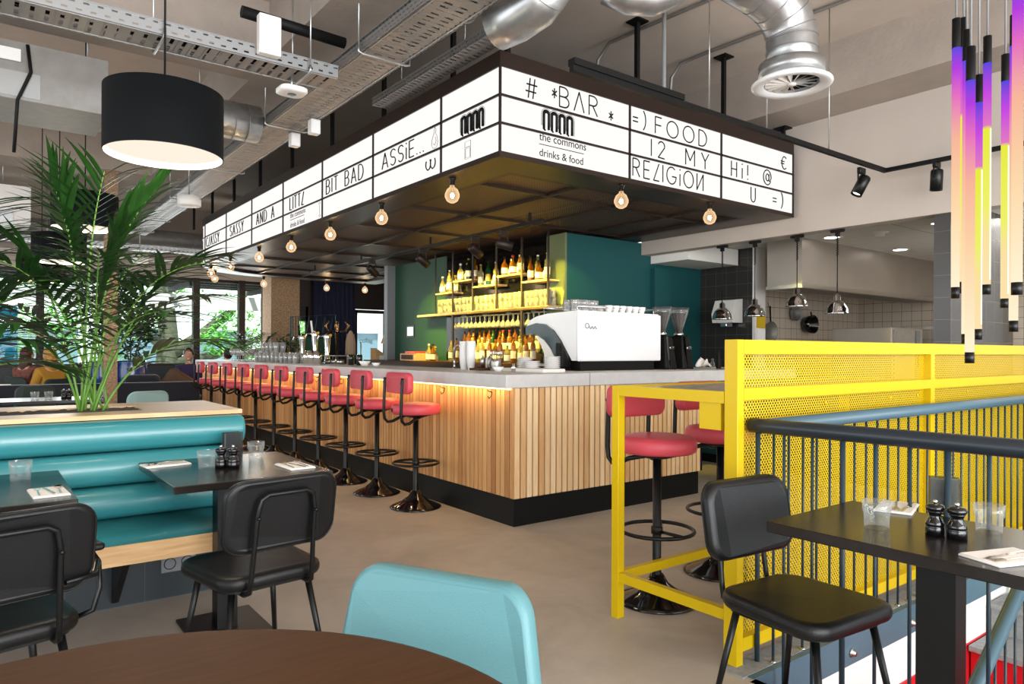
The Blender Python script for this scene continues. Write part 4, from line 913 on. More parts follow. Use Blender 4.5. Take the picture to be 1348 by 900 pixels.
pipe('conduit', 'thin conduit along the beam above the fan coil unit at upper left', [(-4, 5.9, 3.77), (2.0, 5.9, 3.77)], .014, 'galvdull')
pipe('conduit', 'white pipe along the ceiling at the upper left', [(-3, 4.1, 4.0), (1.9, 4.1, 4.0)], .022, 'white')
pipe('drain_pipe', 'black pipe under the beam next to the cable tray end', [(1.45, 5.0, 3.62), (2.2, 5.0, 3.60)], .042, 'blackmatt')
# fan coil unit
fc = thing('fan_coil_unit', 'galvanised fan coil unit hanging at the upper left', 'air conditioner', (.12, 6.55, 3.12))
MB().box(-.75, -.25, 0, .70, .45, .42).build('casing', 'galvdull', fc)
MB().box(-.12, -.262, .02, .26, -.25, .20).build('access_panel', mat('bright_steel_panel', '#cfd6da', .22, metal=.9), fc)
MB().box(-.75, -.258, .04, -.15, -.25, .24).build('grille', 'blackmatt', fc)
MB().box(-.7, -.27, .28, .02, -.25, .41).build('terminal_strip', 'galvdull', fc)
MB().box(.0, -.272, .27, .14, -.262, .36).build('label_plate', 'paperwhite', fc)
MB().tube([(-.6, -.28, .38), (-.58, -.3, .3), (-.5, -.29, .24), (-.4, -.28, .3)], .01, 6).tube([(.18, -.28, .4), (.2, -.3, .2), (.12, -.3, -.02), (.1, -.29, -.4)], .012, 6).build('cable', 'blackmatt', fc)
for x in (-.6, .6): MB().tube([(x, .1, .42), (x, .1, CEIL - 3.12)], .007, 6).build('threaded_rod', 'galv', fc)
fc2 = thing('fan_coil_unit', 'distant pale fan coil unit behind the drum lamps at left', 'air conditioner', (-.6, 11.9, 3.0))
MB().box(-.8, -.25, 0, 1.2, .45, .5).build('casing', 'white', fc2); MB().box(-.5, -.262, -.0, 1.0, -.25, .16).build('grille', 'galv', fc2)
for x in (-.6, .9): MB().tube([(x, .1, .5), (x, .1, CEIL - 3.0)], .007, 6).build('threaded_rod', 'galv', fc2)
# access point, junction boxes, round speakers
ap = thing('access_point', 'rounded white ceiling device hanging under the crossing cable trays', 'wireless access point', (1.83, 5.08, 3.17))
b = MB(); pl = rrect(.2, .2, .06, 6); loft(b, [[(u * k, v * k, z) for u, v in pl] for z, k in ((-.012, .55), (-.01, .8), (.0, 1), (.022, 1), (.03, .9))]); b.build('cover', 'white', ap)
MB().lathe([(0, -.0145), (.03, -.014), (.034, -.011), (0, -.011)], 16).build('status_lens', 'blue', ap); MB().tube([(0, 0, .03), (0, 0, .126)], .008, 6).build('stem', 'galv', ap)
def jbox(label, p, s=(.1, .06, .14)):
    t = thing('junction_box', label, 'junction box', tuple(p), 0, 'white junction boxes on the cable trays')
    MB().box(-s[0] / 2, -s[1] / 2, 0, s[0] / 2, s[1] / 2, s[2], .008).build('housing', 'white', t); MB().box(-s[0] / 2 + .01, -s[1] / 2 - .006, .012, s[0] / 2 - .01, -s[1] / 2 + .002, s[2] - .012, .004).build('cover', 'whitegloss', t)
jbox('tall white junction box standing on the crossing cable tray', (1.60, 4.885, 3.315), (.15, .07, .27))
jbox('small white junction box under the long cable tray, upper one', (2.46, 6.25, 3.268), (.09, .09, .13)); jbox('small white junction box under the long cable tray, lower one', (2.46, 6.75, 3.268), (.09, .09, .13))
for i, (x, y, d) in enumerate(((249, 265, 9.0), (184, 341, 12.5))):
    t = thing('ceiling_speaker', 'white drum shaped ceiling speaker ' + ('below the long cable tray' if i == 0 else 'before the far windows'), 'speaker', tuple(at(x, y, D=d)))
    MB().lathe([(0, -.06), (.13, -.06), (.14, -.05), (.14, .06), (0, .06)], 24).build('housing', 'white', t); MB().tube([(0, 0, .06), (0, 0, 4.15 - t.location.z)], .008, 6).build('stem', 'galv', t)
# ------------------------------------------------------------------ light track and spots
tk = thing('light_track', 'black lighting track hung in front of the canopy, turning at the wall', 'light track', (2.82, 3.15, 2.965))
b = MB(); b.box(0, -.018, 0, 3.90, .018, .036); b.box(3.864, -3.2, 0.0005, 3.9, -.018, .0355); b.build('rail', 'blackmatt', tk)
MB().box(.0, -.03, .036, 1.0, .03, .075).build('power_feed', 'blackmatt', tk)
for x, y in ((1.3, 0), (2.9, 0), (3.882, -1.4), (2.0, 0)): MB().tube([(x, y, .03), (x, y, CEIL - 2.965)], .005, 6).build('threaded_rod', 'galv', tk)
def track_spot(label, p, aim, group='black spotlights on the track', lens='downlight', power=0, col=(1, .9, .75), m='black', ang=40):
    t = thing('track_spotlight', label, 'spotlight', tuple(p), 0, group)
    MB().box(-.05, -.016, -.05, .05, .016, .0, .003, 1).build('track_adapter', m, t)
    MB().box(-.062, -.005, -.15, -.052, .005, -.05).box(.052, -.005, -.15, .062, .005, -.05).box(-.062, -.005, -.058, .062, .005, -.05).build('yoke', m, t)
    d = Vector(aim).normalized(); q = d.to_track_quat('-Z', 'Y').to_matrix().to_4x4(); q.translation = Vector((0, 0, -.13))
    h = MB().lathe([(0, .08), (.044, .08), (.05, .068), (.05, -.10), (.043, -.10), (.042, -.08), (0, -.08)], 18).build('lamp_head', m, t); q.translation = Vector((0, 0, -.15)); h.matrix_local = q
    l = MB().lathe([(.041, -.0805), (.0, -.082)], 14).build('lens', M[lens], h)
    if power: 
        w = Vector(p) + Vector((0, 0, -.15)) + d * .12; spot('spot_beam', w, w + d, power, col, ang)
    return t
track_spot('black spotlight tilted on the track near its corner', at(1134, 221, X=6.3), (-.40, .34, -1), power=30)
track_spot('black spotlight pointing straight down beside the coloured tubes', at(1233, 213, X=6.70), (.02, .05, -1), power=30)
t2 = thing('light_track', 'dark lighting track under the canopy in front of the bottle shelves', 'light track', (4.55, 5.5, 2.60))
MB().box(-.018, 0, 0, .018, 6.2, .034).build('rail', 'blackmatt', t2)
for y in (.2, 2.2, 4.2, 6): MB().box(-.01, y, .03, .01, y + .02, .125).build('hanger', 'blackmatt', t2)
YEL = (1, .78, .08)
for i, (px, aim, pw) in enumerate(((663, (1.11, -.80, -.36), 90), (625, (1, .15, -.62), 170), (556, (1, -.1, -.7), 170), (490, (1, .1, -.8), 60))):
    y = at(px, 330, X=4.55).y
    track_spot('dark spotlight under the canopy aimed at the bottle shelves, %s from the right' % ORD[i], (4.55, y, 2.60), aim, 'spotlights aimed at the bottle shelves', 'hotspot', pw, YEL, 'brownblack', 36 if i == 0 else 60)
spot('shelf_beam', (4.6, 7.5, 2.56), (5.6, 7.2, 1.7), 260, YEL, 75); spot('shelf_beam', (4.6, 8.4, 2.56), (5.6, 8.6, 1.7), 220, YEL, 75)
spot('column_beam', (4.6, 6.0, 2.5), (5.66, 6.5, 2.12), 110, YEL, 26)
# ------------------------------------------------------------------ drum pendant lamps
def drum_lamp(label, p, r, h, power):
    t = thing('drum_pendant_lamp', label, 'pendant lamp', tuple(p), 0, 'black drum pendant lamps')
    MB().lathe([(r, 0), (r, h), (r - .008, h), (r - .012, h - .01)], 48).lathe([(r, 0), (r - .005, 0)], 48).build('shade', mat('black_lamp_fabric', '#080b0e', .8, spec=.2) if 'bf' not in M else M['bf'], t)
    MB().lathe([(r - .005, .0), (r - .005, h - .012)], 48).build('shade_lining', 'lampwhite', t)
    MB().lathe([(0, .035), (r - .006, .03)], 48).build('diffuser', M['diffuser'], t)
    MB().lathe([(r - .006, h - .012), (0, h - .012)], 32).build('shade_top', 'blackmatt', t)
    MB().tube([(0, 0, h - .02), (0, 0, CEIL - p[2])], .005, 6).build('cord', 'blackmatt', t)
    point('drum_glow', (p[0], p[1], p[2] - .08), power, (1, .87, .7), .2)
M['diffuser'] = emission('lamp_diffuser', (1, .89, .74, 1), .66)
drum_lamp('large black drum lamp glowing above the bench tables', (.72, 3.71, 2.225), .262, .30, 18)
drum_lamp('black drum lamp half hidden behind the tall palm fronds', (.777, 7.315, 2.37), .262, .30, 14)
drum_lamp('black drum lamp behind the palm, lower and further left', tuple(at(78, 345, D=7.8)), .262, .30, 14)
drum_lamp('smallest black drum lamp at the far left, lowest in the photo', tuple(at(55, 371, D=9)), .262, .30, 10)
# ------------------------------------------------------------------ coloured light tubes
def tube_ramp(name, stops, strength):
    m = bpy.data.materials.new(name); m.use_nodes = True; N = NT(m); N.n.remove(N.n['Principled BSDF'])
    tc = N.add('ShaderNodeTexCoord'); sp = N.add('ShaderNodeSeparateXYZ'); N.link(tc.outputs['Generated'], sp.inputs[0])
    e = N.add('ShaderNodeEmission'); N.link(N.ramp(sp.outputs[2], stops), e.inputs[0]); e.inputs[1].default_value = strength
    N.link(e.outputs[0], N.n['Material Output'].inputs[0]); return m
M['tubeA'] = tube_ramp('violet_to_peach_tube', [(0, '#fff3d2'), (.35, '#fcd7a8'), (.62, '#f7b59a'), (.80, '#e56fc0'), (.91, '#b43fe0'), (1, '#5a4ce0')], .66)
M['tubeB'] = tube_ramp('violet_yellow_peach_tube', [(0, '#fde2ae'), (.22, '#fbe0a0'), (.36, '#eef06a'), (.70, '#e8ea40'), (.715, '#e07ac0'), (.86, '#c84ae0'), (1, '#5448dc')], .66)
M['tubeC'] = emission('tube_core', (1, .98, .80, 1), 1.0)
TB = [(1257.4, 25, 63, 378, 392.7, 2.9, 'A'), (1267, 24, 62, 371, 386, 3.3, 'B'), (1276.3, 62, 106, 463.5, 478, 2.6, 'A'), (1287.3, 99, 135, 433, 447, 3.1, 'B'), (1298.6, 48, 83, 374.5, 387.5, 3.0, 'B'), (1322.3, 72, 107, 393, 405, 3.05, 'B'), (1338.5, -70, -22, 371.6, 388, 2.25, 'A'), (1334, 20, 60, 422, 436.6, 2.75, 'A'), (1271, 40, 80, 439.5, 452, 3.0, 'A')]
LAB = ['leftmost of the coloured light tubes, violet fading to peach', 'coloured light tube with a yellow middle, second from the left', 'longest coloured light tube, its black end lowest in the cluster', 'short topped light tube with yellow middle, just right of the longest', 'violet and yellow light tube at the middle of the cluster', 'violet and yellow light tube apart on the right of the cluster', 'thickest coloured light tube at the right edge of the photo', 'peach light tube just behind the thickest one at right', 'thin peach light tube hidden behind the longest one']
for (x, t0, t1, b0, b1, d, k), lab in zip(TB, LAB):
    p = at(x, b1, D=d); z = lambda y: at(x, y, D=d).z - p.z
    t = thing('light_tube', lab, 'tube pendant lamp', tuple(p), 0, 'coloured light tubes over the stairwell'); r = .0155
    MB().lathe([(0, 0), (r * 1.02, 0), (r * 1.02, z(b0)), (0, z(b0))], 18).build('end_cap', 'black', t)
    MB().lathe([(r, z(b0)), (r, z(t1))], 18).build('glass_tube', M['tube' + k], t)
    MB().lathe([(r * 1.02, z(t1)), (r * 1.02, z(t0)), (0, z(t0))], 18).lathe([(r * 1.04, z(t1) - .002), (r * 1.04, z(t1) + .002)], 18).build('top_cap', 'blackmatt', t)
    MB().tube([(0, 0, z(t0)), (0, 0, CEIL - p.z)], .004, 6).build('cord', 'cordgrey', t)
    if k == 'B': MB().box(-r * .5, -r * 1.02, z(b0) + .02, -r * .05, -r * .6, z(b0) + (z(t1) - z(b0)) * .7).build('bright_core', M['tubeC'], t)
# ------------------------------------------------------------------ palms
def blade(b, p, d, side, L, w, droop):
    """one folded leaflet from p along d"""
    n = 4; q = p.copy(); pts = []
    for i in range(n + 1):
        k = i / n; wd = w * math.sin(PI * (.12 + .88 * k) ** .8) if i < n else 0
        pts.append((q.copy(), max(wd, .0008))); d = (d + Vector((0, 0, -droop)) * (1 / n)).normalized(); q = q + d * (L / n)
    prev = None
    for q, wd in pts:
        lat = d.cross(Vector((0, 0, 1))).normalized(); 
        row = (b._v(q - lat * wd + Vector((0, 0, wd * .25))), b._v(q), b._v(q + lat * wd + Vector((0, 0, wd * .25))))
        if prev: b.face((prev[0], prev[1], row[1], row[0]), True); b.face((prev[1], prev[2], row[2], row[1]), True)
        prev = row
def frond(parent, az, lean, pet, rach, nl, ll, lw, arch, rnd, base=(0, 0, 0), ls='leaf', droop=.5):
    h = Vector((math.cos(az), math.sin(az), 0)); p = Vector(base); d = (Vector((0, 0, 1)) + h * lean).normalized(); st = [p.copy()]
    for i in range(6): p = p + d * (pet / 6); d = (d + h * arch * .05).normalized(); st.append(p.copy())
    b = MB(); n = nl; rp = []
    for i in range(n):
        rp.append((p.copy(), d.copy())); p = p + d * (rach / n); d = (d + (h * arch - Vector((0, 0, arch * .8 * i / n))) * (1.6 / n)).normalized(); st.append(p.copy())
    for i, (q, dd) in enumerate(rp):
        k = i / n; lat = dd.cross(Vector((0, 0, 1))); lat = lat.normalized() if lat.length > .05 else h.cross(Vector((0, 0, 1)))
        for s in (-1, 1):
            L = ll * (.55 + .6 * math.sin(PI * min(1, k * .9 + .12))) * rnd.uniform(.85, 1.1); v = (lat * s * (1 - .3 * k) + dd * (.35 + .6 * k) + Vector((0, 0, .14)) + Vector((rnd.uniform(-.12, .12), rnd.uniform(-.12, .12), rnd.uniform(-.1, .1)))).normalized()
            blade(b, q, v, s, L, lw * rnd.uniform(.85, 1.1), droop * rnd.uniform(.7, 1.2))
    s_ = MB(); s_.tube(st, .0065, 6, r2=.002); o = s_.build('stem', 'stem', parent); b.build('frond', ls, o, fix=False); return o
rp = random.Random(11)
pa = thing('potted_palm', 'tall green palm growing from the planter behind the turquoise bench', 'palm', (.48, 4.40, .96))
FR = [(0, .10, .62, .60, .1), (50, .2, .62, .6, .6), (110, .2, .6, .62, .6), (170, .16, .7, .55, .5), (215, .26, .55, .6, .8), (265, .24, .5, .62, .7), (310, .26, .58, .62, .85), (340, .14, .85, .55, .3), (20, .34, .5, .6, .9), (140, .36, .45, .6, 1.0), (195, .10, .95, .42, .15), (290, .08, .9, .5, .2), (240, .48, .3, .5, 1.1), (330, .5, .3, .55, 1.1), (300, .42, .42, .55, 1.0), (185, .45, .42, .5, 1.0), (355, .3, .7, .55, .7)]
for i, (a, l, pt, ra, ar) in enumerate(FR):
    frond(pa, math.radians(a), l, pt * .88, ra, 15, .40, .0155, ar, rp, (rp.uniform(-.11, .11), rp.uniform(-.05, .05), 0))
pb = thing('potted_palm', 'second green palm entering from the left edge above the bench', 'palm', (-.22, 4.36, .96))
for i, (a, l, pt, ra, ar) in enumerate([(-30, .35, .5, .6, .9), (10, .3, .55, .6, .8), (-60, .5, .35, .55, 1.0), (40, .2, .7, .5, .5), (-10, .6, .2, .5, 1.2), (-45, .15, .75, .5, .5), (180, .4, .5, .5, .9), (100, .3, .6, .5, .6), (-20, .22, .4, .6, .9), (-80, .3, .45, .55, .8)]):
    frond(pb, math.radians(a), l, pt * .9, ra, 15, .40, .0155, ar, rp, (rp.uniform(-.08, .08), rp.uniform(-.05, .05), 0))
# ------------------------------------------------------------------ back bar shelves
YB9 = [9.56, 9.05, 8.57, 8.06, 7.51, 6.97, 6.46]
bs = thing('bottle_shelf', 'black steel bottle shelving with lit shelves on the dark teal wall', 'shelving', (5.42, 6.45, 1.16)); bs.scale.x = .66; w_ = lambda y: y - 6.45
for y in YB9[1:]: MB().box(.0, w_(y) - .014, .66, .022, w_(y) + .014, 1.56).build('upright', 'brownblack', bs)
for y in (8.57, 6.97): MB().box(.0, w_(y) - .02, 0, .03, w_(y) + .02, .655).build('leg', 'brownblack', bs)
MB().box(-.005, -.01, .655, .335, 3.12, .685).build('shelf', 'oaky', bs)
MB().box(-.007, -.012, .652, -.0055, 3.122, .68).build('shelf_lip', 'brass', bs)
ST = [2.145, 2.29, 2.18, 2.28, 2.165]
for i in range(5): MB().box(.0, w_(YB9[i + 2]) + .016, ST[i] - 1.16 - .022, .30, w_(YB9[i + 1]) - .016, ST[i] - 1.16).build('shelf', 'oaky', bs)
MB().box(.312, .24, .0, .316, 2.6, 1.56).build('back_panel', mat('dark_back_mirror', '#1b1a18', .12, metal=.6), bs)
for y in (6.75, 7.25, 7.8, 8.3): MB().box(.03, w_(y) - .05, .62, .29, w_(y) + .05, .64).build('glass_rail', 'black', bs)
bc = thing('back_counter', 'dark counter with a brown oak top below the bottle shelves', 'counter', (5.05, 6.42, 0))
MB().box(0, 0, 0, .565, 4.2, 1.10).build('cabinet', 'brownblack', bc); MB().box(-.02, -.02, 1.10, .565, 4.22, 1.15).build('top', 'brownoak', bc)
def bottle(kind):
    """tall spirit bottle shapes: body, cap, label slots"""
    b = MB(); n = 12
    if kind == 0: p = [(0, 0), (.036, 0), (.038, .01), (.038, .18), (.03, .205), (.014, .225), (.013, .285), (0, .285)]; lb = (.05, .13, .0385); cp = (.285, .30, .015)
    elif kind == 1: p = [(0, 0), (.042, 0), (.043, .01), (.043, .13), (.036, .155), (.015, .175), (.014, .225), (0, .225)]; lb = (.03, .1, .0435); cp = (.225, .25, .018)
    elif kind == 2: p = [(0, 0), (.035, 0), (.036, .01), (.034, .2), (.026, .24), (.013, .26), (.0125, .31), (0, .31)]; lb = (.06, .15, .0365); cp = (.31, .325, .015)
    else: p = [(0, 0), (.047, 0), (.049, .02), (.046, .08), (.03, .12), (.014, .14), (.014, .19), (0, .19)]; lb = (.025, .065, .0495); cp = (.19, .215, .02)
    b.lathe(p, n); b.setm(1); b.lathe([(cp[2] * .9, cp[0] - .002), (cp[2], cp[0]), (cp[2], cp[1]), (0, cp[1])], n); b.setm(2)
    b.lathe([(lb[2], lb[0]), (lb[2], lb[1])], n); return b
M['paleglass'] = mat('pale_spirit', '#e9dc9a', .06, trans=.8, ior=1.35); M['goldlabel'] = mat('gold_label', '#c9a545', .4, metal=.4); M['redcap'] = mat('red_cap', '#a8242a', .4)
KB = [['amber', 'blackmatt', 'paper'], ['paleglass', 'paperwhite', 'paperwhite'], ['darkglass', 'goldlabel', 'paper'], ['greenglass', 'blackmatt', 'goldlabel'], ['amber', 'redcap', 'paperwhite'], ['paleglass', 'goldlabel', 'paper']]
BT = {}
def put_bottle(p, kind, mk, label, group):
    if (kind, mk) not in BT:
        o = bottle(kind).build('spirit_bottle', KB[mk]); BT[kind, mk] = o
    else: o = BT[kind, mk].copy(); COL.objects.link(o)
    o.location = p; o.rotation_euler.z = random.uniform(0, 6); tag(o, label, 'bottle', group); return o
rb = random.Random(21); BAYN = ['leftmost', 'second', 'middle', 'fourth', 'rightmost']
spec = [[(1, 1), (0, 4), (2, 1), (1, 5)], [(1, 1), (1, 2), (0, 2), (0, 0)], [(0, 5), (3, 1), (2, 3), (3, 5), (0, 1)], [(1, 0), (3, 1), (1, 4), (1, 1), (0, 0)], [(0, 0), (2, 1), (1, 0), (1, 4), (2, 5)]]
CAPW = {1: 'pale', 2: 'dark', 0: 'amber', 3: 'green', 4: 'amber red capped', 5: 'pale gold capped'}
for i in range(5):
    y0, y1 = YB9[i + 2] + .05, YB9[i + 1] - .06; k = len(spec[i])
    for j, (kd, mk) in enumerate(spec[i]):
        y = y1 + (y0 - y1) * (j + .3) / k; put_bottle((5.50 + .05 * (j % 2), y, ST[i]), kd, mk, '%s bottle, %s from left on the upper shelf of the %s bay' % (CAPW[mk], ORD[j], BAYN[i]), 'bottles on the upper shelves')
M['shelfglass'] = mat('shelf_glassware', '#fbf6e4', .05, trans=.75, ior=1.3)
gl = MB().lathe([(0, 0), (.034, 0), (.038, .10), (.036, .10), (.032, .008), (0, .008)], 10).build('shelf_tumbler', 'shelfglass'); first = True
for i in range(5):
    y0, y1 = YB9[i + 2] + .06, YB9[i + 1] - .06; nn = 5; hh = 2 if i in (0, 1) else 2
    for r in range(hh):
        for j in range(nn):
            for q in range(2):
                o = gl if first else gl.copy()
                if not first: COL.objects.link(o)
                first = False
                o.location = (5.475 + .085 * q, y1 + (y0 - y1) * j / (nn - 1) + .01 * r, 1.8452 + .1015 * r); tag(o, 'clear tumbler stacked in the %s bay of the lower lit shelf' % BAYN[i], 'glass', 'tumblers in the %s bay' % BAYN[i])
wg = MB().lathe([(0, 0), (.033, 0), (.033, -.003), (.004, -.008), (.0035, -.075), (.02, -.095), (.036, -.13), (.034, -.165), (.033, -.165), (.034, -.13), (.018, -.097), (0, -.09)], 12).build('wine_glass', 'shelfglass'); first = True
for k, y in enumerate([6.58 + .105 * i for i in range(20)]):
    for q in range(2 if k < 14 else 1):
        o = wg if first else wg.copy()
        if not first: COL.objects.link(o)
        first = False; o.location = (5.47 + .095 * q, y, 1.779); tag(o, 'upside down stemmed glass hanging in the row under the lower shelf', 'glass', 'stemmed glasses hanging under the shelf')
for row, (x, z, ys_) in enumerate(((5.54, 1.275, .0), (5.33, 1.15, .05))):
    if row == 0: tag(MB().box(5.46, 6.5, 1.1502, 5.63, 8.5, 1.274).build('bottle_riser', 'brownblack'), 'low dark riser carrying the back row of bottles', 'shelf')
    n = 17 if row == 0 else 15
    for k in range(n):
        y = 6.56 + ys_ + 1.85 * k / (n - 1); kd, mk = rb.choice([0, 0, 2, 2, 1]), rb.choice([0, 0, 5, 1, 2, 4, 0, 3])
        put_bottle((x + rb.uniform(-.02, .02), y, z), kd, mk, 'bottle in the %s row on the back counter' % ('raised back' if row == 0 else 'front'), 'bottles in the %s row on the back counter' % ('back' if row == 0 else 'front'))
# till, tablet, things on the back counter
t = thing('till', 'wooden drawer till on the left end of the back counter', 'till', tuple(at(549, 473, X=5.3)[:2]) + (1.15,))
MB().box(-.17, -.22, 0, .17, .22, .11, .008).build('drawer', 'oaky', t); MB().box(-.172, -.18, .02, -.168, .18, .09).build('drawer_front', 'brownoak', t); MB().box(-.1, -.1, .11, .1, .2, .14, .01).build('receipt_printer', 'red', t)
for i in range(4):
    put_bottle((5.25 + .07 * (i % 2), at(574, 473, X=5.3).y + .06 * i, 1.15), 3 if i % 2 else 1, [0, 5, 1, 0][i], 'small bottle clustered beside the till, %s from the right' % ORD[i], 'small bottles beside the till')
t = thing('tablet', 'white lit tablet in a black frame on the dark teal wall', 'tablet', (5.645, at(541, 436, X=5.64).y, at(541, 436, X=5.64).z))
MB().box(-.02, -.13, -.10, .0, .13, .10, .006).build('frame', 'black', t); MB().box(-.0215, -.095, -.07, -.0201, .095, .07).build('screen', emission('tablet_screen', (.85, .95, .9, 1), .9), t)

# ------------------------------------------------------------------ coffee machine on the bar
cm = thing('espresso_machine', 'wide white espresso machine with black arched end on the bar', 'coffee machine', (4.215, 4.60, 1.1272)); WM = 1.08
MB().box(.06, .04, .0, WM - .06, .56, .09).build('base', 'blackmatt', cm)
MB().box(0, 0, .085, WM, .03, .525, .03, 4).build('back_panel', 'whitegloss', cm)
shell = [(.014, .50)] + [(.03, .535), (.45, .52), (.6, .50), (.70, .465), (.735, .43), (.74, .40), (.70, .41), (.6, .43), (.48, .42), (.36, .37), (.25, .28), (.14, .14), (.10, .09), (.014, .09)]
MB().prism(shell, 'x', .012, WM - .012).build('shell', 'whitegloss', cm)
bandp = [(.745, .405), (.70, .418), (.58, .438), (.46, .425), (.34, .365), (.24, .27), (.14, .13), (.10, .01), (.24, .01), (.30, .10), (.37, .20), (.46, .28), (.56, .325), (.66, .335), (.74, .33)]
for x in (-.006, WM - .014): MB().prism(bandp, 'x', x, x + .02).build('arch_band', 'blackgloss', cm)
chk = [(.25, .02), (.31, .10), (.38, .20), (.47, .275), (.56, .315), (.60, .315), (.52, .24), (.47, .16), (.45, .06), (.45, .02)]
for x in (-.004, WM - .012): MB().prism(chk, 'x', x, x + .016).build('inner_cheek', 'white', cm)
MB().box(.03, .24, .03, WM - .03, .66, .06, .006).build('drip_tray', 'steel', cm)
for x in (.3, .75): MB().cyl((x, .56, .28), .045, .06, 16).build('brew_group', 'chrome', cm)
b = MB(); 
for y in (.06, .52): b.tube([(.04, y, .575), (WM - .04, y, .575)], .006, 6)
for x in (.04, WM - .04):
    b.tube([(x, .06, .53), (x, .06, .575), (x, .52, .575), (x, .52, .52)], .006, 6)
b.build('cup_rail', 'chrome', cm)
b = MB(); b.tube([(.10 + .022 * math.cos(a), -.003, .40 + .022 * math.sin(a)) for a in [2 * PI * i / 14 for i in range(14)]], .004, 5, True)
b.tube([(.115 + .1 * i / 16, -.003, .385 + .012 * math.sin(i * 1.1)) for i in range(17)], .004, 5); b.build('script_mark', 'grey', cm)
tall = tumbler_mesh(.10, .036)
tg = tall.build('latte_glass', 'pint'); first = True
for i in range(11):
    o = tg if first else tg.copy(); 
    if not first: COL.objects.link(o)
    first = False; o.location = (4.26 + .052 * (i % 6), 4.70 + .10 * (i // 6) + .02 * (i % 2), 1.6625 + .0); tag(o, 'clear latte glass on top of the white espresso machine', 'glass', 'latte glasses on the espresso machine')
cup = MB().lathe([(0, .0), (.022, 0), (.026, .004), (.04, .045), (.042, .062), (.039, .062), (.036, .045), (.022, .008), (0, .008)], 14); cup.tube([(.04, 0, .048), (.056, 0, .05), (.06, 0, .034), (.05, 0, .02), (.034, 0, .02)], .004, 6)
cu = cup.build('coffee_cup', 'porcelain'); cu.location = (4.66, 4.68, 1.6625); tag(cu, 'white coffee cup upside up on the espresso machine', 'cup', 'white cups on the espresso machine')
for i in range(1, 12):
    c = cu.copy(); COL.objects.link(c); c.location = (4.66 + .088 * (i % 6), 4.68 + .1 * (i // 6), 1.6625 + 0); c.rotation_euler.z = i * 1.3
M['hopperglass'] = clear_glass('hopper_glass', .1, .35)
def grinder(label, x):
    t = thing('coffee_grinder', label, 'coffee grinder', (x, 4.72, 1.127), 0, 'black coffee grinders')
    b = MB(); loft(b, [[(u * k, v * k2 + dy, z) for u, v in rrect(.17, .26, .02, 3)] for z, k, k2, dy in ((0, 1, 1, 0), (.02, 1, 1, 0), (.30, .72, .7, .0), (.33, .66, .62, 0))]); b.build('body', 'blackmatt', t)
    MB().prism([(-.155, .0), (-.135, .0), (-.10, .32), (-.12, .32)], 'x', -.05, -.035).build('chrome_strip', 'chrome', t)
    MB().box(-.02, -.125, .20, .05, -.115, .222, .004).build('maker_plate', 'chrome', t)
    MB().lathe([(.04, .33), (.05, .335), (.05, .36), (.035, .37), (0, .37)], 16).build('collar', 'chrome', t)
    MB().lathe([(.035, .365), (.04, .40), (.09, .56), (.095, .60), (.092, .60), (.086, .56), (.036, .40)], 20).build('hopper', 'hopperglass', t)
    MB().lathe([(0, .37), (.033, .37), (.037, .40), (.082, .565), (0, .57)], 16).build('beans', mat('roasted_beans', '#2c1a12', .5, bump=1, bscale=120) if 'beans' not in M else M['beans'], t)
    MB().lathe([(.095, .60), (.098, .602), (.098, .618), (0, .622)], 20).build('hopper_lid', 'smoke', t); return t
grinder('black coffee grinder next to the white espresso machine', 5.44); grinder('black coffee grinder on the right, beside the folded cloth', 5.70)
b = MB(); b.grid(lambda u, v: (.14 * (u - .5) + .03 * math.sin(v * 7), .10 * (v - .5), .10 * (1 - abs(u - .5) * 1.6) * (.6 + .4 * math.sin(v * 9 + u * 5)) + .02), 10, 10); o = b.build('cloth', 'linen'); o.location = (5.96, 4.62, 1.127); tag(o, 'crumpled white cloth right of the coffee grinders', 'cloth'); o.modifiers.new('solid', 'SOLIDIFY').thickness = .006
for i, (px, h, m, lab) in enumerate(((938, .11, 'glass', 'small glass dispenser bottle on the right end of the bar'), (946, .19, 'blackmatt', 'slim black pepper grinder on the right end of the bar'))):
    p = at(px, 486, Y=4.55); o = MB().lathe([(0, 0), (.024, 0), (.026, .01), (.02, h * .6), (.010, h * .7), (.014, h * .85), (.008, h), (0, h)], 14).build('dispenser_bottle' if i == 0 else 'pepper_mill', m, None, (p.x, 4.55, 1.127)); tag(o, lab, 'bottle' if i == 0 else 'mill')
t = thing('tray', 'small steel tray under the bottles at the right bar end', 'tray', (at(940, 486, Y=4.6).x + .02, 4.45, 1.127)); MB().box(-.12, -.05, 0, .12, .05, .006, .003, 1).build('plate', 'steel', t)
# ------------------------------------------------------------------ on the bar near the corner
def stack(name, label, cat, prof, m, n, step, p, group, nn=16):
    o = MB().lathe(prof, nn).build(name, m)
    for i in range(n):
        c = o if i == 0 else o.copy()
        if i: COL.objects.link(c)
        c.location = (p[0], p[1], p[2] + step * i); tag(c, label, cat, group)
pc = [(0, 0), (.03, 0), (.042, .105), (.044, .107), (.04, .107), (.028, .004), (0, .004)]
stack('paper_cup', 'white paper cup in the left tall stack near the bar corner', 'cup', pc, 'paperwhite', 11, .0155, (3.62, 5.52, 1.127), 'left stack of paper cups')
stack('paper_cup', 'white paper cup in the right tall stack near the bar corner', 'cup', pc, 'paperwhite', 11, .0155, (3.62, 5.40, 1.127), 'right stack of paper cups')
stack('paper_cup', 'grey cup in the short pile behind the white paper cups', 'cup', pc, 'grey', 8, .0155, (3.72, 5.60, 1.127), 'pile of grey cups')
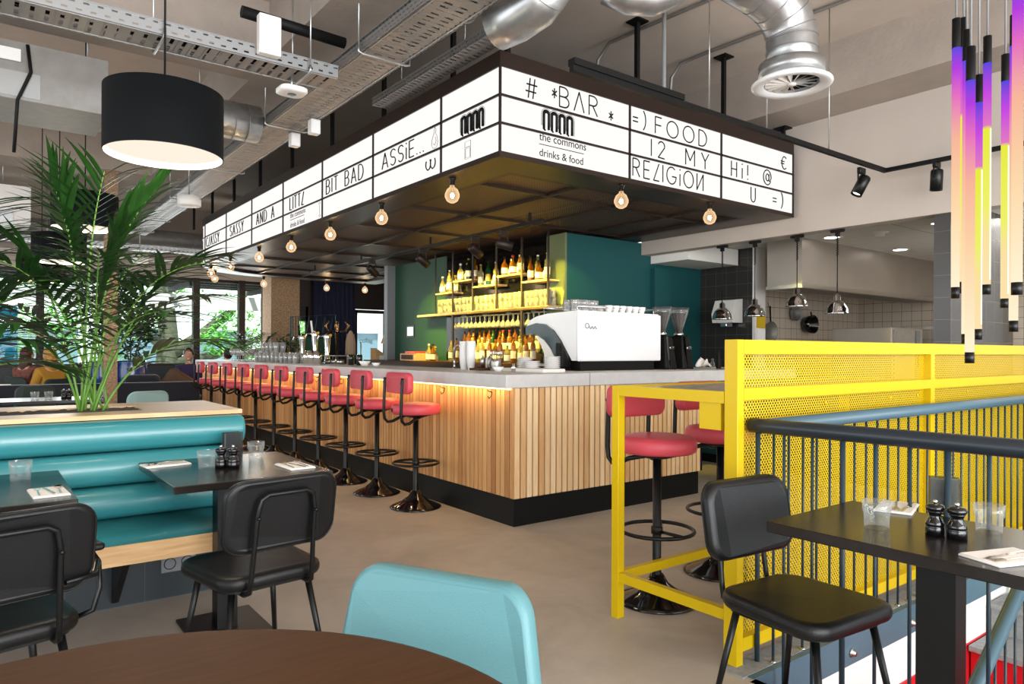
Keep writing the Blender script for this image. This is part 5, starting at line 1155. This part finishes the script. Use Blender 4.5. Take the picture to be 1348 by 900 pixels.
t = thing('tap', 'chrome swan neck tap behind the paper cup stacks', 'tap', (3.72, 5.84, 1.127)); MB().tube([(0, 0, 0), (0, 0, .16)] + [(.0, -.07 + .07 * math.cos(a), .16 + .07 * math.sin(a)) for a in [PI * i / 8 for i in range(9)]] + [(0, -.14, .12)], .011, 8).build('spout', 'chrome', t); MB().lathe([(.025, 0), (.02, .02), (0, .02)], 12).build('base', 'chrome', t); MB().tube([(0, 0, .05), (.05, .02, .07)], .006, 6).build('lever', 'chrome', t)
t = thing('milk_jug', 'steel jug full of spoons on the bar near the corner', 'jug', (3.66, 5.06, 1.127)); MB().lathe([(0, 0), (.05, 0), (.055, .01), (.045, .07), (.05, .105), (.047, .105), (.042, .07), (.045, .01), (0, .01)], 18).build('body', 'steel', t); MB().tube([(-.045, .0, .09), (-.085, 0, .085), (-.085, 0, .04), (-.05, 0, .025)], .006, 6).build('handle', 'steel', t)
rs = random.Random(4)
for i in range(9):
    b = MB(); a = rs.uniform(0, 6); d = Vector((math.cos(a) * .028, math.sin(a) * .028, 0)); b.tube([d * .4, d * 1.4 + Vector((0, 0, .12))], .0025, 5); b.sphere(tuple(d * 1.6 + Vector((0, 0, .14))), .016, 8, 6, (1, .5, 1.4)); o = b.build('spoon', 'cutlery'); o.location = (3.66, 5.06, 1.14); tag(o, 'steel spoon standing in the jug near the bar corner', 'spoon', 'spoons in the steel jug')
for k, (x, y, n, lab) in enumerate(((3.76, 4.78, 9, 'left'), (3.70, 4.61, 6, 'middle'), (3.80, 4.47, 10, 'right'))):
    stack('saucer', 'white saucer in the %s stack beside the espresso machine' % lab, 'plate', [(0, .0), (.04, 0), (.07, .010), (.072, .012), (.04, .004), (0, .004)], 'porcelain', n, .0098, (x, y, 1.127 + (.03 if k != 1 else .03)), '%s stack of saucers' % lab, 20)
tag(MB().box(3.62, 4.37, 1.1272, 3.86, 4.92, 1.157, .006).build('serving_tray', 'white'), 'white tray carrying the saucer stacks on the bar corner', 'tray')
stack('bowl', 'small white bowl before the saucer tray on the bar corner', 'bowl', [(0, 0), (.025, 0), (.05, .04), (.048, .04), (.022, .004), (0, .004)], 'porcelain', 1, .01, (3.52, 4.84, 1.127), None)
tag(MB().lathe([(0, 0), (.018, 0), (.018, .03), (.022, .035), (.01, .05), (.012, .07), (0, .072)], 12).build('sauce_pump', 'chrome', None, (3.50, 4.60, 1.127)), 'chrome topped dispenser in front of the saucer tray', 'dispenser')
tag(MB().box(3.56, 5.15, 1.1272, 3.78, 5.34, 1.147, .003).build('drip_mat', 'brownoak'), 'brown board on the bar between paper cups and steel jug', 'board')
for i in range(3): tag(MB().lathe([(0, 0), (.02, 0), (.022, .06), (.02, .09), (.008, .1), (0, .12)], 12).build('squeeze_bottle', ['steel', 'white', 'steel'][i], None, (3.68 + .02 * (i % 2), 5.19 + .055 * i, 1.1472)), 'small bar caddy bottle behind the brown board, %s from the right' % ORD[i], 'bottle', 'small bottles on the brown board')
# bowls, jars, glasses further along
for i, (px, r, m, lab) in enumerate(((480, .07, 'porcelain', 'wide white bowl on the bar left of the green column'), (495, .05, 'porcelain', 'small white bowl on the bar beside the wide bowl'))):
    p = at(px, 478, X=3.55); tag(MB().lathe([(0, 0), (r * .5, 0), (r, r * .75), (r * .96, r * .75), (r * .45, .006), (0, .006)], 20).build('bowl', m, None, (3.55, p.y, 1.127)), lab, 'bowl')
for i, px in enumerate((462, 473)):
    p = at(px, 478, X=3.55); tag(MB().lathe([(0, 0), (.035, 0), (.035, .12), (.03, .125), (0, .125)], 14).build('storage_jar', 'darkglass', None, (3.55, p.y, 1.127)), 'dark glass jar on the bar, %s of the pair' % ('left' if i == 0 else 'right'), 'jar', 'pair of dark jars on the bar')
t = thing('drip_station', 'low steel rack with round vessels on the bar behind the stools', 'rack', (3.60, at(440, 478, X=3.6).y, 1.127)); MB().box(-.12, -.30, .10, .12, .30, .112, .003).build('shelf', 'steel', t)
for x in (-.1, .1):
    for y in (-.28, .28): MB().tube([(x, y, 0), (x, y, .1)], .008, 6).build('leg', 'steel', t)
for i in range(3): tag(MB().lathe([(0, 0), (.05, 0), (.055, .06), (.05, .06), (.045, .006), (0, .006)], 14).build('vessel', 'steel', None, (3.6, t.location.y - .18 + .17 * i, 1.127)), 'small steel bowl under the rack on the bar, %s from the right' % ORD[i], 'bowl', 'steel bowls under the rack')
pg = MB().lathe([(0, 0), (.03, 0), (.041, .14), (.039, .14), (.028, .008), (0, .008)], 12).build('beer_glass', 'pint'); first = True
for r in range(4):
    for k in range(20 if r < 2 else 9):
        if r >= 2 and k > 7: continue
        o = pg if first else pg.copy()
        if not first: COL.objects.link(o)
        first = False; o.location = (3.30 + .095 * (r % 2) + .03 * (k % 2), 8.98 + .087 * k + (.75 if r >= 2 else 0), 1.127 + (.1405 if r >= 2 else 0))
        tag(o, 'clear beer glass in the %s on the bar near the taps' % ('upper stacked tier' if r >= 2 else 'lower rows'), 'glass', 'beer glasses in the %s' % ('upper tier' if r >= 2 else 'lower rows'))
wg2 = MB().lathe([(0, 0), (.034, 0), (.034, .003), (.004, .008), (.0035, .08), (.02, .095), (.038, .13), (.032, .19), (.031, .19), (.036, .13), (.018, .098), (0, .092)], 12).build('wine_glass', 'pint'); first = True
for k in range(24):
    o = wg2 if first else wg2.copy()
    if not first: COL.objects.link(o)
    first = False; o.location = (3.28 + .1 * (k % 3), 10.95 + .11 * (k // 3) + .03 * (k % 2), 1.127); tag(o, 'upright stemmed wine glass in the cluster at the far end of the bar', 'glass', 'wine glasses at the far bar end')
mc = MB().lathe([(0, 0), (.038, 0), (.045, .17), (.043, .17), (.036, .006), (0, .006)], 14).build('steel_cup', 'chrome'); 
for k in range(5):
    o = mc if k == 0 else mc.copy()
    if k: COL.objects.link(o)
    o.location = (3.38 + .02 * (k % 2), 8.42 + .1 * k, 1.127); tag(o, 'tall shiny tumbler before the beer taps, %s from the right' % ORD[k], 'cup', 'tall shiny tumblers before the taps')
def beer_tap(label, y, s=1):
    t = thing('beer_tap', label, 'beer tap', (3.68, y, 1.127), 0, 'chrome beer taps'); MB().lathe([(0, 0), (.06, 0), (.06, .015), (.038, .03), (.03, .15), (.045, .33 * s), (.05, .37 * s), (.03, .40 * s), (0, .41 * s)], 16).build('column', 'chrome', t)
    MB().tube([(-.03, 0, .36 * s), (-.12, 0, .36 * s), (-.14, 0, .30 * s)], .012, 8).build('spout', 'chrome', t); MB().tube([(0, -.05, .37 * s), (0, -.10, .37 * s)], .018, 8).build('side_knob', 'brass', t)
    MB().tube([(-.04, 0, .38 * s), (-.06, 0, .52 * s)], .014, 8).build('handle', 'blackmatt' if s == 1 else 'white', t)
beer_tap('chrome beer tap, left one of the three on the bar', 9.75); beer_tap('tallest chrome beer tap, the middle one on the bar', 9.28, 1.1); beer_tap('chrome beer tap, right one of the three on the bar', 8.86)
hp = thing('potted_herb', 'low green herb plant behind the beer glasses on the bar', 'plant', (3.72, 10.45, 1.127)); MB().lathe([(0, 0), (.07, 0), (.09, .12), (.08, .12), (0, .11)], 14).build('pot', 'grey', hp); leaf_cloud([((0, 0, .26), .17), ((0, -.3, .24), .14), ((0, .25, .24), .14)], 260, .07, random.Random(9)).build('foliage', 'leafdark', hp)

# ------------------------------------------------------------------ kitchen behind the pass
ho = thing('extractor_hood', 'large stainless steel extractor hood hanging in the kitchen', 'extractor hood', (7.93, 4.70, 2.08))
b = MB(); 
b.prism([(0, 0), (3.75, 0), (3.75, .47), (0, .47)], 'z', .04, .60); b.build('canopy', mat('satin_hood_steel', '#b0a79d', .42, metal=.55, noise=.05, nscale=3), ho)
MB().box(-.012, -.012, .0, 3.76, .48, .045).build('drip_rim', 'steel', ho); MB().box(.05, .05, -.002, 3.7, .42, .0).build('filter', 'galvdull', ho)
def heat_lamp(label, p):
    t = thing('heat_lamp', label, 'heat lamp', p, 0, 'chrome heat lamps over the pass')
    MB().box(-.07, -.02, -.03, .07, .02, .0, .003, 1).box(-.02, -.02, -.06, .02, .02, -.03).build('ceiling_bracket', 'blackmatt', t)
    zc = -.06; zl = -(p[2] - t['zl']) if 'zl' in t else 0
    return t
for i, (x, y, top) in enumerate(((952, 397, 324), (995, 392, 319), (1050.5, 378, 312), (1103.5, 386, 303))):
    pt = at(x, y, X=7.06); t = thing('heat_lamp', 'chrome dome heat lamp over the pass, %s from the left' % ORD[i], 'heat lamp', (7.04, pt.y, 2.56), 0, 'chrome heat lamps over the pass')
    MB().box(-.02, -.07, -.03, .02, .07, -.0005, .003, 1).box(-.018, -.018, -.07, .018, .018, -.03).build('ceiling_bracket', 'blackmatt', t)
    zb = pt.z - 2.56; b = MB(); b.tube([(0, 0, -.07), (0, 0, zb)], .005, 6)
    b.tube([(.010 * math.cos(k * .9), .010 * math.sin(k * .9), -.07 - .2 * k / 60) for k in range(61)], .0035, 5); b.build('coiled_cord', 'blackmatt', t)
    MB().lathe([(0, zb), (.012, zb), (.012, zb - .015), (.032, zb - .02), (.034, zb - .075), (.05, zb - .08), (.085, zb - .115), (.105, zb - .16), (.112, zb - .20), (.122, zb - .208), (.118, zb - .21), (.105, zb - .19), (.08, zb - .13), (0, zb - .1)], 26).build('dome_shade', 'chrome', t)
    MB().sphere((0, 0, zb - .15), .035, 10, 8).build('heat_bulb', 'porcelain', t)
t = thing('towel_dispenser', 'white paper towel dispenser on the dark tiled pier', 'dispenser', (8.168, at(960, 410, X=8.1).y, at(960, 425, X=8.1).z))
MB().prism([(0, 0), (-.22, .0), (-.24, .12), (-.16, .30), (0, .32)], 'y', -.16, .16).build('housing', 'white', t); MB().box(-.2, -.05, -.06, -.06, .05, .0, .01).build('nozzle', 'chrome', t)
tag(MB().box(8.2, 5.485, 1.62, 8.38, 5.499, 1.80).build('notice', 'yellow'), 'yellow notice on the white pier edge in the kitchen', 'notice')
tag(MB().box(8.2, 5.485, 1.40, 8.38, 5.499, 1.60).build('notice', 'paperwhite'), 'white notice below the yellow one on the pier edge', 'notice')
def pan(label, p, r, m, deep=.05, hl=.2, ang=0):
    t = thing('frying_pan', label, 'pan', p, 0, 'pans on the tiled kitchen wall'); MB().lathe([(0, 0), (r * .85, 0), (r, -deep), (r * .97, -deep), (r * .82, -.006), (0, -.006)], 22, (0, 0, 0), 'y').build('bowl', m, t)
    MB().tube([(r * .9 * math.sin(ang), -deep * .6, r * .9 * math.cos(ang)), ((r + hl) * math.sin(ang), -deep * .4, (r + hl) * math.cos(ang))], .011, 6).build('handle', 'blackmatt', t)
    MB().tube([((r + hl) * math.sin(ang), -.01, (r + hl) * math.cos(ang)), ((r + hl) * math.sin(ang), .02, (r + hl + .06) * math.cos(ang))], .006, 5).build('hook', 'steel', t); return t
p = at(1012, 437, Y=5.93); pan('wide copper toned frying pan hanging on the kitchen tiles', (p.x, 5.93, p.z), .155, 'galvdull', .05, .22, 0)
p = at(1044, 412, Y=5.93); pan('small grey pan hanging in the middle of the three', (p.x, 5.93, p.z), .12, 'galvdull', .06, .12, .4)
p = at(1060, 427, Y=5.93); pan('deep black pot hanging rightmost on the kitchen tiles', (p.x, 5.93, p.z), .14, 'blackgloss', .14, .06, .3)
ov = thing('combi_oven', 'steel combination oven standing at the kitchen side wall', 'oven', (9.45, 4.35, .9))
MB().box(0, 0, 0, .9, .8, .73, .01).build('casing', ho.children[0].data.materials[0], ov); MB().box(.68, -.012, .05, .80, -.001, .70).build('control_panel', 'grey', ov); MB().box(.06, -.012, .05, .62, -.001, .70).build('door', 'galv', ov); MB().box(.71, -.014, .2, .76, -.0122, .5).build('display', 'blackgloss', ov)
for x in (.05, .8): MB().box(x, .05, -.9, x + .06, .75, 0).build('leg', 'steel', ov)
sh = thing('wall_shelf', 'white kitchen shelf above the oven at the back wall', 'shelf', (10.6, 3.9, 1.97)); MB().box(0, 0, 0, 1.13, .35, .05).build('board', 'white', sh); MB().box(.1, .3, -.12, .13, .34, 0).build('bracket', 'steel', sh)
sh = thing('wall_shelf', 'steel rack with a folded sheet beside the hood at right', 'shelf', (9.3, 3.35, 2.2)); MB().box(0, 0, 0, 1.1, .4, .03).build('board', 'steel', sh); MB().tube([(0, .0, .03), (0, .0, .3), (1.1, 0, .3), (1.1, 0, .03)], .01, 6).tube([(0, .0, .08), (1.1, 0, .08)], .008, 6).build('guard_rail', 'steel', sh)
sh2 = thing('glass_cabinet', 'clear plastic food box with papers next to the oven', 'container', (10.45, 4.2, 0)); MB().box(0, 0, 1.3, .6, .5, 1.68, .02).build('box', 'hopperglass', sh2); MB().box(.3, -.012, 1.4, .45, -.001, 1.6).build('note', 'paperwhite', sh2); MB().box(0, 0, 0, .6, .5, 1.295).build('stand', 'steel', sh2)
for i, (x, y) in enumerate(((1185, 329), (1238, 294), (1095, 313))):
    p = at(x, y, Z=2.675); t = thing('ceiling_downlight', 'round lit downlight in the white kitchen ceiling, %s' % ['rearmost one', 'beside the tiled column', 'nearest the right heat lamp'][i], 'ceiling light', (p.x, p.y, 2.68), 0, 'downlights in the kitchen ceiling')
    MB().lathe([(.085, -.004), (.11, -.008), (.12, 0), (.085, 0)], 24).build('trim_ring', 'white', t); MB().lathe([(.085, -.003), (0, -.003)], 24).build('lens', M['downlight'], t)
p = at(1158, 306, Z=2.675); t = thing('smoke_detector', 'white smoke detector in the kitchen ceiling', 'smoke detector', (p.x, p.y, 2.68)); MB().lathe([(0, -.05), (.05, -.045), (.055, -.01), (.1, -.005), (.1, 0), (0, 0)], 18).build('body', 'white', t)
t = thing('wall_oven', 'dark glass oven built in beside the tiled kitchen column', 'oven', (9.0, 1.75, .98)); MB().box(0, 0, 0, .7, .6, .42).build('casing', 'white', t); MB().box(-.012, .05, .03, -.001, .55, .36).build('door', 'blackgloss', t)
MB().box(0, .0, -.98, .7, .6, 0).build('plinth', 'white', t)
# ------------------------------------------------------------------ background seating and plants
nb = thing('sofa', 'long navy velvet sofa back in front of the far windows', 'sofa', (.2, 11.95, 0)); MB().box(0, 0, .0, 2.65, .16, .80, .02).build('back', 'navy', nb); MB().box(0, .16, .0, 2.65, .62, .44, .03).build('seat', 'navy', nb); MB().box(2.5, .16, .44, 2.65, .62, .62, .03).build('armrest', 'navy', nb)
def pot_plant(label, p, r, h, clouds, n, size, m='potblue', leafm='leafdark', seed=1):
    t = thing('potted_plant', label, 'plant', p); MB().lathe([(0, 0), (r * .7, 0), (r * .95, h * .35), (r, h * .75), (r * .88, h * .95), (r * .92, h), (r * .8, h), (r * .75, h * .85), (0, h * .85)], 22).build('pot', m, t)
    b = MB(); 
    for c, rr in clouds: b.tube([(0, 0, h * .8), (c[0] * .5, c[1] * .5, c[2] * .6 + h * .3), c], .012, 6)
    b.build('stem', 'bark', t); leaf_cloud(clouds, n, size, random.Random(seed)).build('foliage', leafm, t); return t
tag(MB().box(1.36, 12.76, 0, 2.5, 13.4, .44, .01).build('plant_stand', 'navy'), 'low dark bench carrying the blue plant pots behind the sofa', 'bench')
p = at(172, 502, Y=13.05); pot_plant('bushy dark plant in a shiny blue pot behind the navy sofa', (p.x, 13.05, .44), .25, .68, [((0, 0, 1.0), .3), ((-.2, 0, 1.4), .35), ((.25, 0, 1.3), .3), ((0, .1, 1.75), .3)], 900, .13, seed=5)
p = at(134, 502, Y=13.05); pot_plant('taller fine leaved plant in a blue pot left of the other', (p.x, 13.05, .44), .22, .66, [((0, 0, 1.2), .35), ((0, 0, 1.7), .4), ((.2, 0, 2.0), .3), ((-.25, 0, 1.5), .3)], 900, .12, 'potblue', 'leaf', 6)
ep = thing('potted_palm', 'dark palm standing by the far right window', 'palm', (4.55, 14.8, 0)); MB().lathe([(0, 0), (.16, 0), (.2, .4), (.18, .4), (0, .36)], 16).build('pot', 'blackmatt', ep)
for i in range(9): frond(ep, i * .7, .12, .8, .6, 12, .26, .016, .5, rp, (0, 0, .4), 'leafdark', .7)
cs = thing('cushion', 'brown scatter cushion propped on the far window sofa', 'cushion', (at(212, 480, Y=12.4).x + .1, 12.38, .46)); b = MB(); loft(b, [[(u * k, w, .22 + v * k) for u, v in rrect(.46, .44, .1, 4)] for w, k in ((-.07, .6), (-.05, .9), (0, 1), (.05, .9), (.07, .6))]); b.xf(Matrix.Rotation(.6, 4, 'Y')); b.build('cover', mat('brown_linen', '#5b4636', .9), cs); cs.location.z = .55
cs2 = thing('cushion', 'black cushion on the navy sofa beside the brown cushion', 'cushion', (at(199, 490, Y=12.3).x - .12, 12.3, .45)); b = MB(); loft(b, [[(u * k, w, .24 + v * k) for u, v in rrect(.5, .44, .08, 4)] for w, k in ((-.07, .7), (-.05, .95), (0, 1), (.05, .95), (.07, .7))]); b.build('cover', 'navy', cs2)
edge_table('dining_table', 'dark table with glasses behind the bench planter at left', -.9, 9.0, 1.15, 9.7, 'darkoak', (.5, .5))
edge_table('dining_table', 'pale wood table far left in front of the seated women', -1.2, 12.9, .45, 13.6, 'oakx', (.5, .5))
for i, x in enumerate((46, 64, 134, 122)): tumbler(at(x, 515, Z=.76).lerp(Vector((at(x, 515, Y=9.3).x, 9.3, .75)), 1), 'water glass on the dark table behind the planter, %s from left' % ORD[i])
dup(ml, (at(84, 515, Y=9.35).x, 9.35, .75), None, 'black mill on the dark table behind the planter, left one'); dup(ml, (at(91, 515, Y=9.35).x, 9.35, .75), None, 'black mill on the dark table behind the planter, right one')
def shell_chair(label, p, rz, m):
    t = thing('shell_chair', label, 'chair', p, rz); b = MB(); loft(b, [[(u * k, v * k, z) for u, v in rrect(.44, .42, .1, 4)] for z, k in ((.43, .9), (.44, 1), (.46, 1), (.47, .9))]); b.build('seat', m, t)
    b = MB(); loft(b, [[(u * k, -.2 + w + .5 * u * u - .12 * v, .66 + v * k) for u, v in rrect(.44, .38, .09, 5)] for w, k in ((-.02, .95), (-.012, 1), (.012, 1), (.02, .95))]); b.build('backrest', m, t)
    for sx in (-1, 1):
        for sy in (-1, 1): MB().tube([(.15 * sx, .14 * sy, .43), (.2 * sx, .2 * sy, 0)], .012, 8).build('leg', 'black', t)
    return t
shell_chair('pale teal chair back peeping up behind the oak planter shelf', (at(188, 520, Y=8.6).x, 8.75, 0), .25, mat('grey_teal_shell', '#8fb0ae', .5))
shell_chair('dark green chair behind the dark table at the far left', (at(42, 515, Y=10.6).x, 10.75, 0), .2, 'dkgreen')
# entrance: curtain, green screen, coat stand, door lettering
cu_ = MB(); cu_.grid(lambda u, v: (6.50 + 1.08 * u, 16.52 + .035 * math.sin(u * 60), 3.05 * v + .02), 120, 2); o = cu_.build('curtain', 'curtain'); tag(o, 'navy pleated curtain beside the glass entrance door', 'curtain')
tag(MB().tube([(6.42, 16.52, 3.09), (7.66, 16.52, 3.09)], .015, 8).build('curtain_rail', 'black'), 'black rail carrying the navy curtain', 'curtain rail')
gs = thing('steel_screen', 'dark green steel screen with slanted top bars near the entrance', 'screen', (5.15, 14.3, 0)); MB().tube([(0, 0, 0), (0, 0, 1.98), (.97, 0, 2.06), (.97, 0, 0)], .016, 6).tube([(0, 0, 1.55), (.97, 0, 1.6)], .012, 6).build('frame', 'tealwall', gs)
b = MB()
for i in range(5): b.tube([(.15 + .17 * i, 0, 1.56), (.22 + .17 * i, 0, 2.0)], .007, 5)
b.build('slanted_bar', 'tealwall', gs); MB().box(.2, -.005, .2, .97, .005, 1.55).build('panel', 'greenwall', gs)
for i in range(3): MB().tube([(.04 + .06 * i, 0, 0), (.04 + .06 * i, 0, 1.98)], .01, 5).build('post', 'brownblack', gs)
ct = thing('coat_stand', 'bentwood coat stand hung with coats near the entrance', 'coat stand', (6.02, 14.0, 0)); b = MB(); b.tube([(0, 0, .0), (0, 0, 1.9)], .022, 8)
for k in range(6): a = k * PI / 3; b.tube([(0, 0, 1.68), (.2 * math.cos(a), .2 * math.sin(a), 1.70), (.28 * math.cos(a), .28 * math.sin(a), 1.82), (.2 * math.cos(a), .2 * math.sin(a), 1.9)], .012, 6); b.tube([(0, 0, .2), (.25 * math.cos(a), .25 * math.sin(a), 0)], .014, 6)
b.build('frame', 'copper', ct)
def coat(label, p, m, rz):
    t = thing('coat', label, 'coat', p, rz); b = MB(); loft(b, [[(u * k, v * k2, z) for u, v in rrect(.36, .2, .08, 4)] for z, k, k2 in ((-.85, 1.1, 1.1), (-.5, 1.0, 1.0), (-.15, .9, .9), (-.04, .5, .6), (0, .15, .2))]); b.build('cloth', m, t); MB().tube([(.13, 0, -.1), (.2, 0, -.3), (.21, 0, -.6)], .05, 8).tube([(-.13, 0, -.1), (-.2, 0, -.3), (-.21, 0, -.6)], .05, 8).build('sleeve', m, t); t.scale = (.42, .5, .85); return t
coat('dark coat hanging on the coat stand', (5.85, 13.9, 1.72), 'blackmatt', .3); coat('beige coat hanging on the right side of the coat stand', (6.28, 13.9, 1.72), mat('beige_wool', '#bfa58c', .9), -.2)
q = Matrix(((1, 0, 0, 7.78), (0, 0, -1, 16.69), (0, 1, 0, 1.5), (0, 0, 0, 1)))
d = text_mesh('door_lettering', 'collag', .16, 'grey', None, q); d.parent = bpy.data.objects['door_1']
os_ = thing('menu_easel', 'wooden easel with pale sheets beside the green column', 'easel', (at(500, 470, Y=13.2).x + .05, 13.2, 0)); MB().prism([(-.2, .95), (.25, .95), (.30, 1.02), (.30, 1.06), (-.2, 1.35)], 'y', -.12, .12).build('board', 'oakx', os_); MB().box(-.12, -.13, 1.0, .12, -.121, 1.2).build('sheet', 'paperwhite', os_); MB().box(-.18, -.1, 0, .25, .1, .95).build('stand', 'oakx', os_)
lp_ = thing('table_lamp', 'beige shaded lamp beyond the green column', 'lamp', (at(504, 440, Y=13.8).x + .1, 13.8, 0)); MB().lathe([(.14, 1.45), (.05, 1.7), (.045, 1.7), (.135, 1.45)], 18).build('shade', mat('beige_shade', '#cdb79a', .9), lp_); MB().lathe([(0, 0), (.15, 0), (.15, .02), (.015, .03), (.012, 1.6), (0, 1.6)], 14).build('stand', 'black', lp_)
# ------------------------------------------------------------------ people in the background
def skin_mesh(name, pts, edges, radii, m, parent, sub=2, root=0):
    me = bpy.data.meshes.new(name); me.from_pydata([tuple(p) for p in pts], edges, []); o = bpy.data.objects.new(name, me); COL.objects.link(o); me.materials.append(M[m] if isinstance(m, str) else m)
    if parent is not None: o.parent = parent
    sk = o.modifiers.new('skin', 'SKIN'); sk.use_smooth_shade = True
    layer = me.skin_vertices[0].data
    for i, r in enumerate(radii): layer[i].radius = r if isinstance(r, tuple) else (r, r); layer[i].use_root = (i == root)
    s = o.modifiers.new('sub', 'SUBSURF'); s.levels = sub; s.render_levels = sub
    dg = bpy.context.evaluated_depsgraph_get(); me2 = bpy.data.meshes.new_from_object(o.evaluated_get(dg)); o.modifiers.clear(); o.data = me2
    for p in me2.polygons: p.use_smooth = True
    return o
def person(label, p, rz, top, hair, trousers='navy', longhair=True, lean=.0, seat=.46, arm=(.0, .0)):
    """seated figure facing +y: one body mesh with head, hands; clothes and hair are children"""
    t = thing('person', label, 'person', p, rz); s = seat; L = lean
    pts = [(0, 0, s + .10), (0, -.01 - L * .3, s + .30), (0, -.02 - L * .6, s + .50), (0, -.01 - L * .7, s + .58), (0, .0 - L * .72, s + .635),
           (.17, -.01 - L * .6, s + .50), (.22, .06 - L * .4, s + .24), (.16, .27, s + .26 + arm[0]), (.14, .34, s + .27 + arm[0]),
           (-.17, -.01 - L * .6, s + .50), (-.22, .06 - L * .4, s + .24), (-.16, .27, s + .26 + arm[1]), (-.14, .34, s + .27 + arm[1]),
           (.09, .02, s + .08), (.11, .42, s + .08), (.11, .44, .08), (.11, .54, .04), (-.09, .02, s + .08), (-.11, .42, s + .08), (-.11, .44, .08), (-.11, .54, .04)]
    ed = [(0, 1), (1, 2), (2, 3), (3, 4), (2, 5), (5, 6), (6, 7), (7, 8), (2, 9), (9, 10), (10, 11), (11, 12), (0, 13), (13, 14), (14, 15), (15, 16), (0, 17), (17, 18), (18, 19), (19, 20)]
    ra = [(.12, .09), (.105, .08), (.10, .075), .05, .05, .055, .042, .03, .026, .055, .042, .03, .026, .085, .062, .045, .04, .085, .062, .045, .04]
    body = skin_mesh('body', pts, ed, ra, 'skin', t)
    # head with face and fingers joined into the body mesh
    bm = bmesh.new(); bm.from_mesh(body.data); b = MB(); b.bm.free(); b.bm = bm
    hc = Vector((0, .02 - L * .75, s + .745)); b.sphere(hc, .098, 16, 12, (.80, .98, 1.18))
    b.sphere(hc + Vector((0, .10, -.015)), .018, 8, 6, (.8, 1.1, 1.4)); b.sphere(hc + Vector((0, .075, -.075)), .03, 8, 6, (1.1, .8, .8))
    for sx in (-1, 1): b.sphere(hc + Vector((.08 * sx, -.0, -.01)), .022, 8, 6, (.4, .8, 1.3)); b.sphere(hc + Vector((.03 * sx, .088, .012)), .011, 6, 5)
    for q in (8, 12):
        h = Vector(pts[q]); sx = 1 if q == 8 else -1
        for k in range(4): b.tube([h + Vector(((k - 1.5) * .016, .01, 0)), h + Vector(((k - 1.5) * .017, .05 + .008 * (k in (1, 2)), .004)), h + Vector(((k - 1.5) * .016, .075 + .01 * (k in (1, 2)), -.012))], .0075, 6)
        b.tube([h + Vector((-.02 * sx, 0, 0)), h + Vector((-.04 * sx, .03, .006)), h + Vector((-.038 * sx, .05, 0))], .008, 6)
    bm.to_mesh(body.data); bm.free()
    for f in body.data.polygons: f.use_smooth = True
    skin_mesh('jumper', [pts[i] for i in (0, 1, 2, 3, 5, 6, 7, 9, 10, 11)], [(0, 1), (1, 2), (2, 3), (2, 4), (4, 5), (5, 6), (2, 7), (7, 8), (8, 9)], [(.17, .135), (.165, .13), (.16, .125), .07, .08, .06, .046, .08, .06, .046], top, t)
    skin_mesh('trousers', [pts[i] for i in (0, 13, 14, 15, 17, 18, 19)], [(0, 1), (1, 2), (2, 3), (0, 4), (4, 5), (5, 6)], [(.145, .115), .1, .075, .055, .1, .075, .055], trousers, t)
    for sx in (-1, 1): MB().box(.11 * sx - .045, .40, 0, .11 * sx + .045, .64, .085, .03, 3).build('shoe', 'blackmatt', t)
    b = MB(); b.sphere(hc + Vector((0, -.022, .022)), .105, 16, 12, (.88, .96, 1.12))
    if longhair: b.sphere(hc + Vector((0, -.07, -.12)), .11, 12, 10, (.85, .5, 1.5)); b.sphere(hc + Vector((.06, -.01, -.1)), .06, 10, 8, (.5, .7, 1.8)); b.sphere(hc + Vector((-.06, -.01, -.1)), .06, 10, 8, (.5, .7, 1.8))
    b.build('hair', hair, t); return t
HB = mat('brown_hair', '#4a2a1c', .5); HO = mat('blond_hair', '#b4843e', .5); HD = mat('dark_hair', '#241a16', .5)
w1 = at(40, 480, Y=14.0); person('woman with long brown hair in a patterned top seated by the window', (w1.x - .05, 14.0, 0), -.9, mat('rust_pattern_knit', '#7a4a40', .9, noise=.5, nscale=30), HB)
w2 = at(66, 480, Y=12.95); person('woman with long blond hair in an ochre top seen from behind', (w2.x, 12.95, 0), .5, mat('ochre_knit', '#b0822e', .9), HO)
m1 = at(253, 470, Y=13.6); person('man in a black jacket and purple shirt leaning back by the window', (m1.x, 13.9, 0), PI - .3, mat('purple_shirt', '#3a2f5a', .8), HD, 'blackmatt', False, .12)
m2 = at(300, 467, Y=15.0); person('person whose dark haired head shows above the far bar end', (m2.x, 15.0, 0), .3, 'grey', HD, 'blackmatt', False)
for i, (o, lab) in enumerate(((w1, 'dark chair under the brown haired woman'), (w2, 'dark chair under the blond woman'), (m1, 'dark chair under the man by the window'), (m2, 'dark chair under the person beyond the bar'))):
    yy = (14.0, 12.95, 13.9, 15.0)[i]; shell_chair(lab, (o.x - (.05 if i == 0 else 0), yy, 0), (-.9, .5, PI - .3, .3)[i], 'dkgreen')
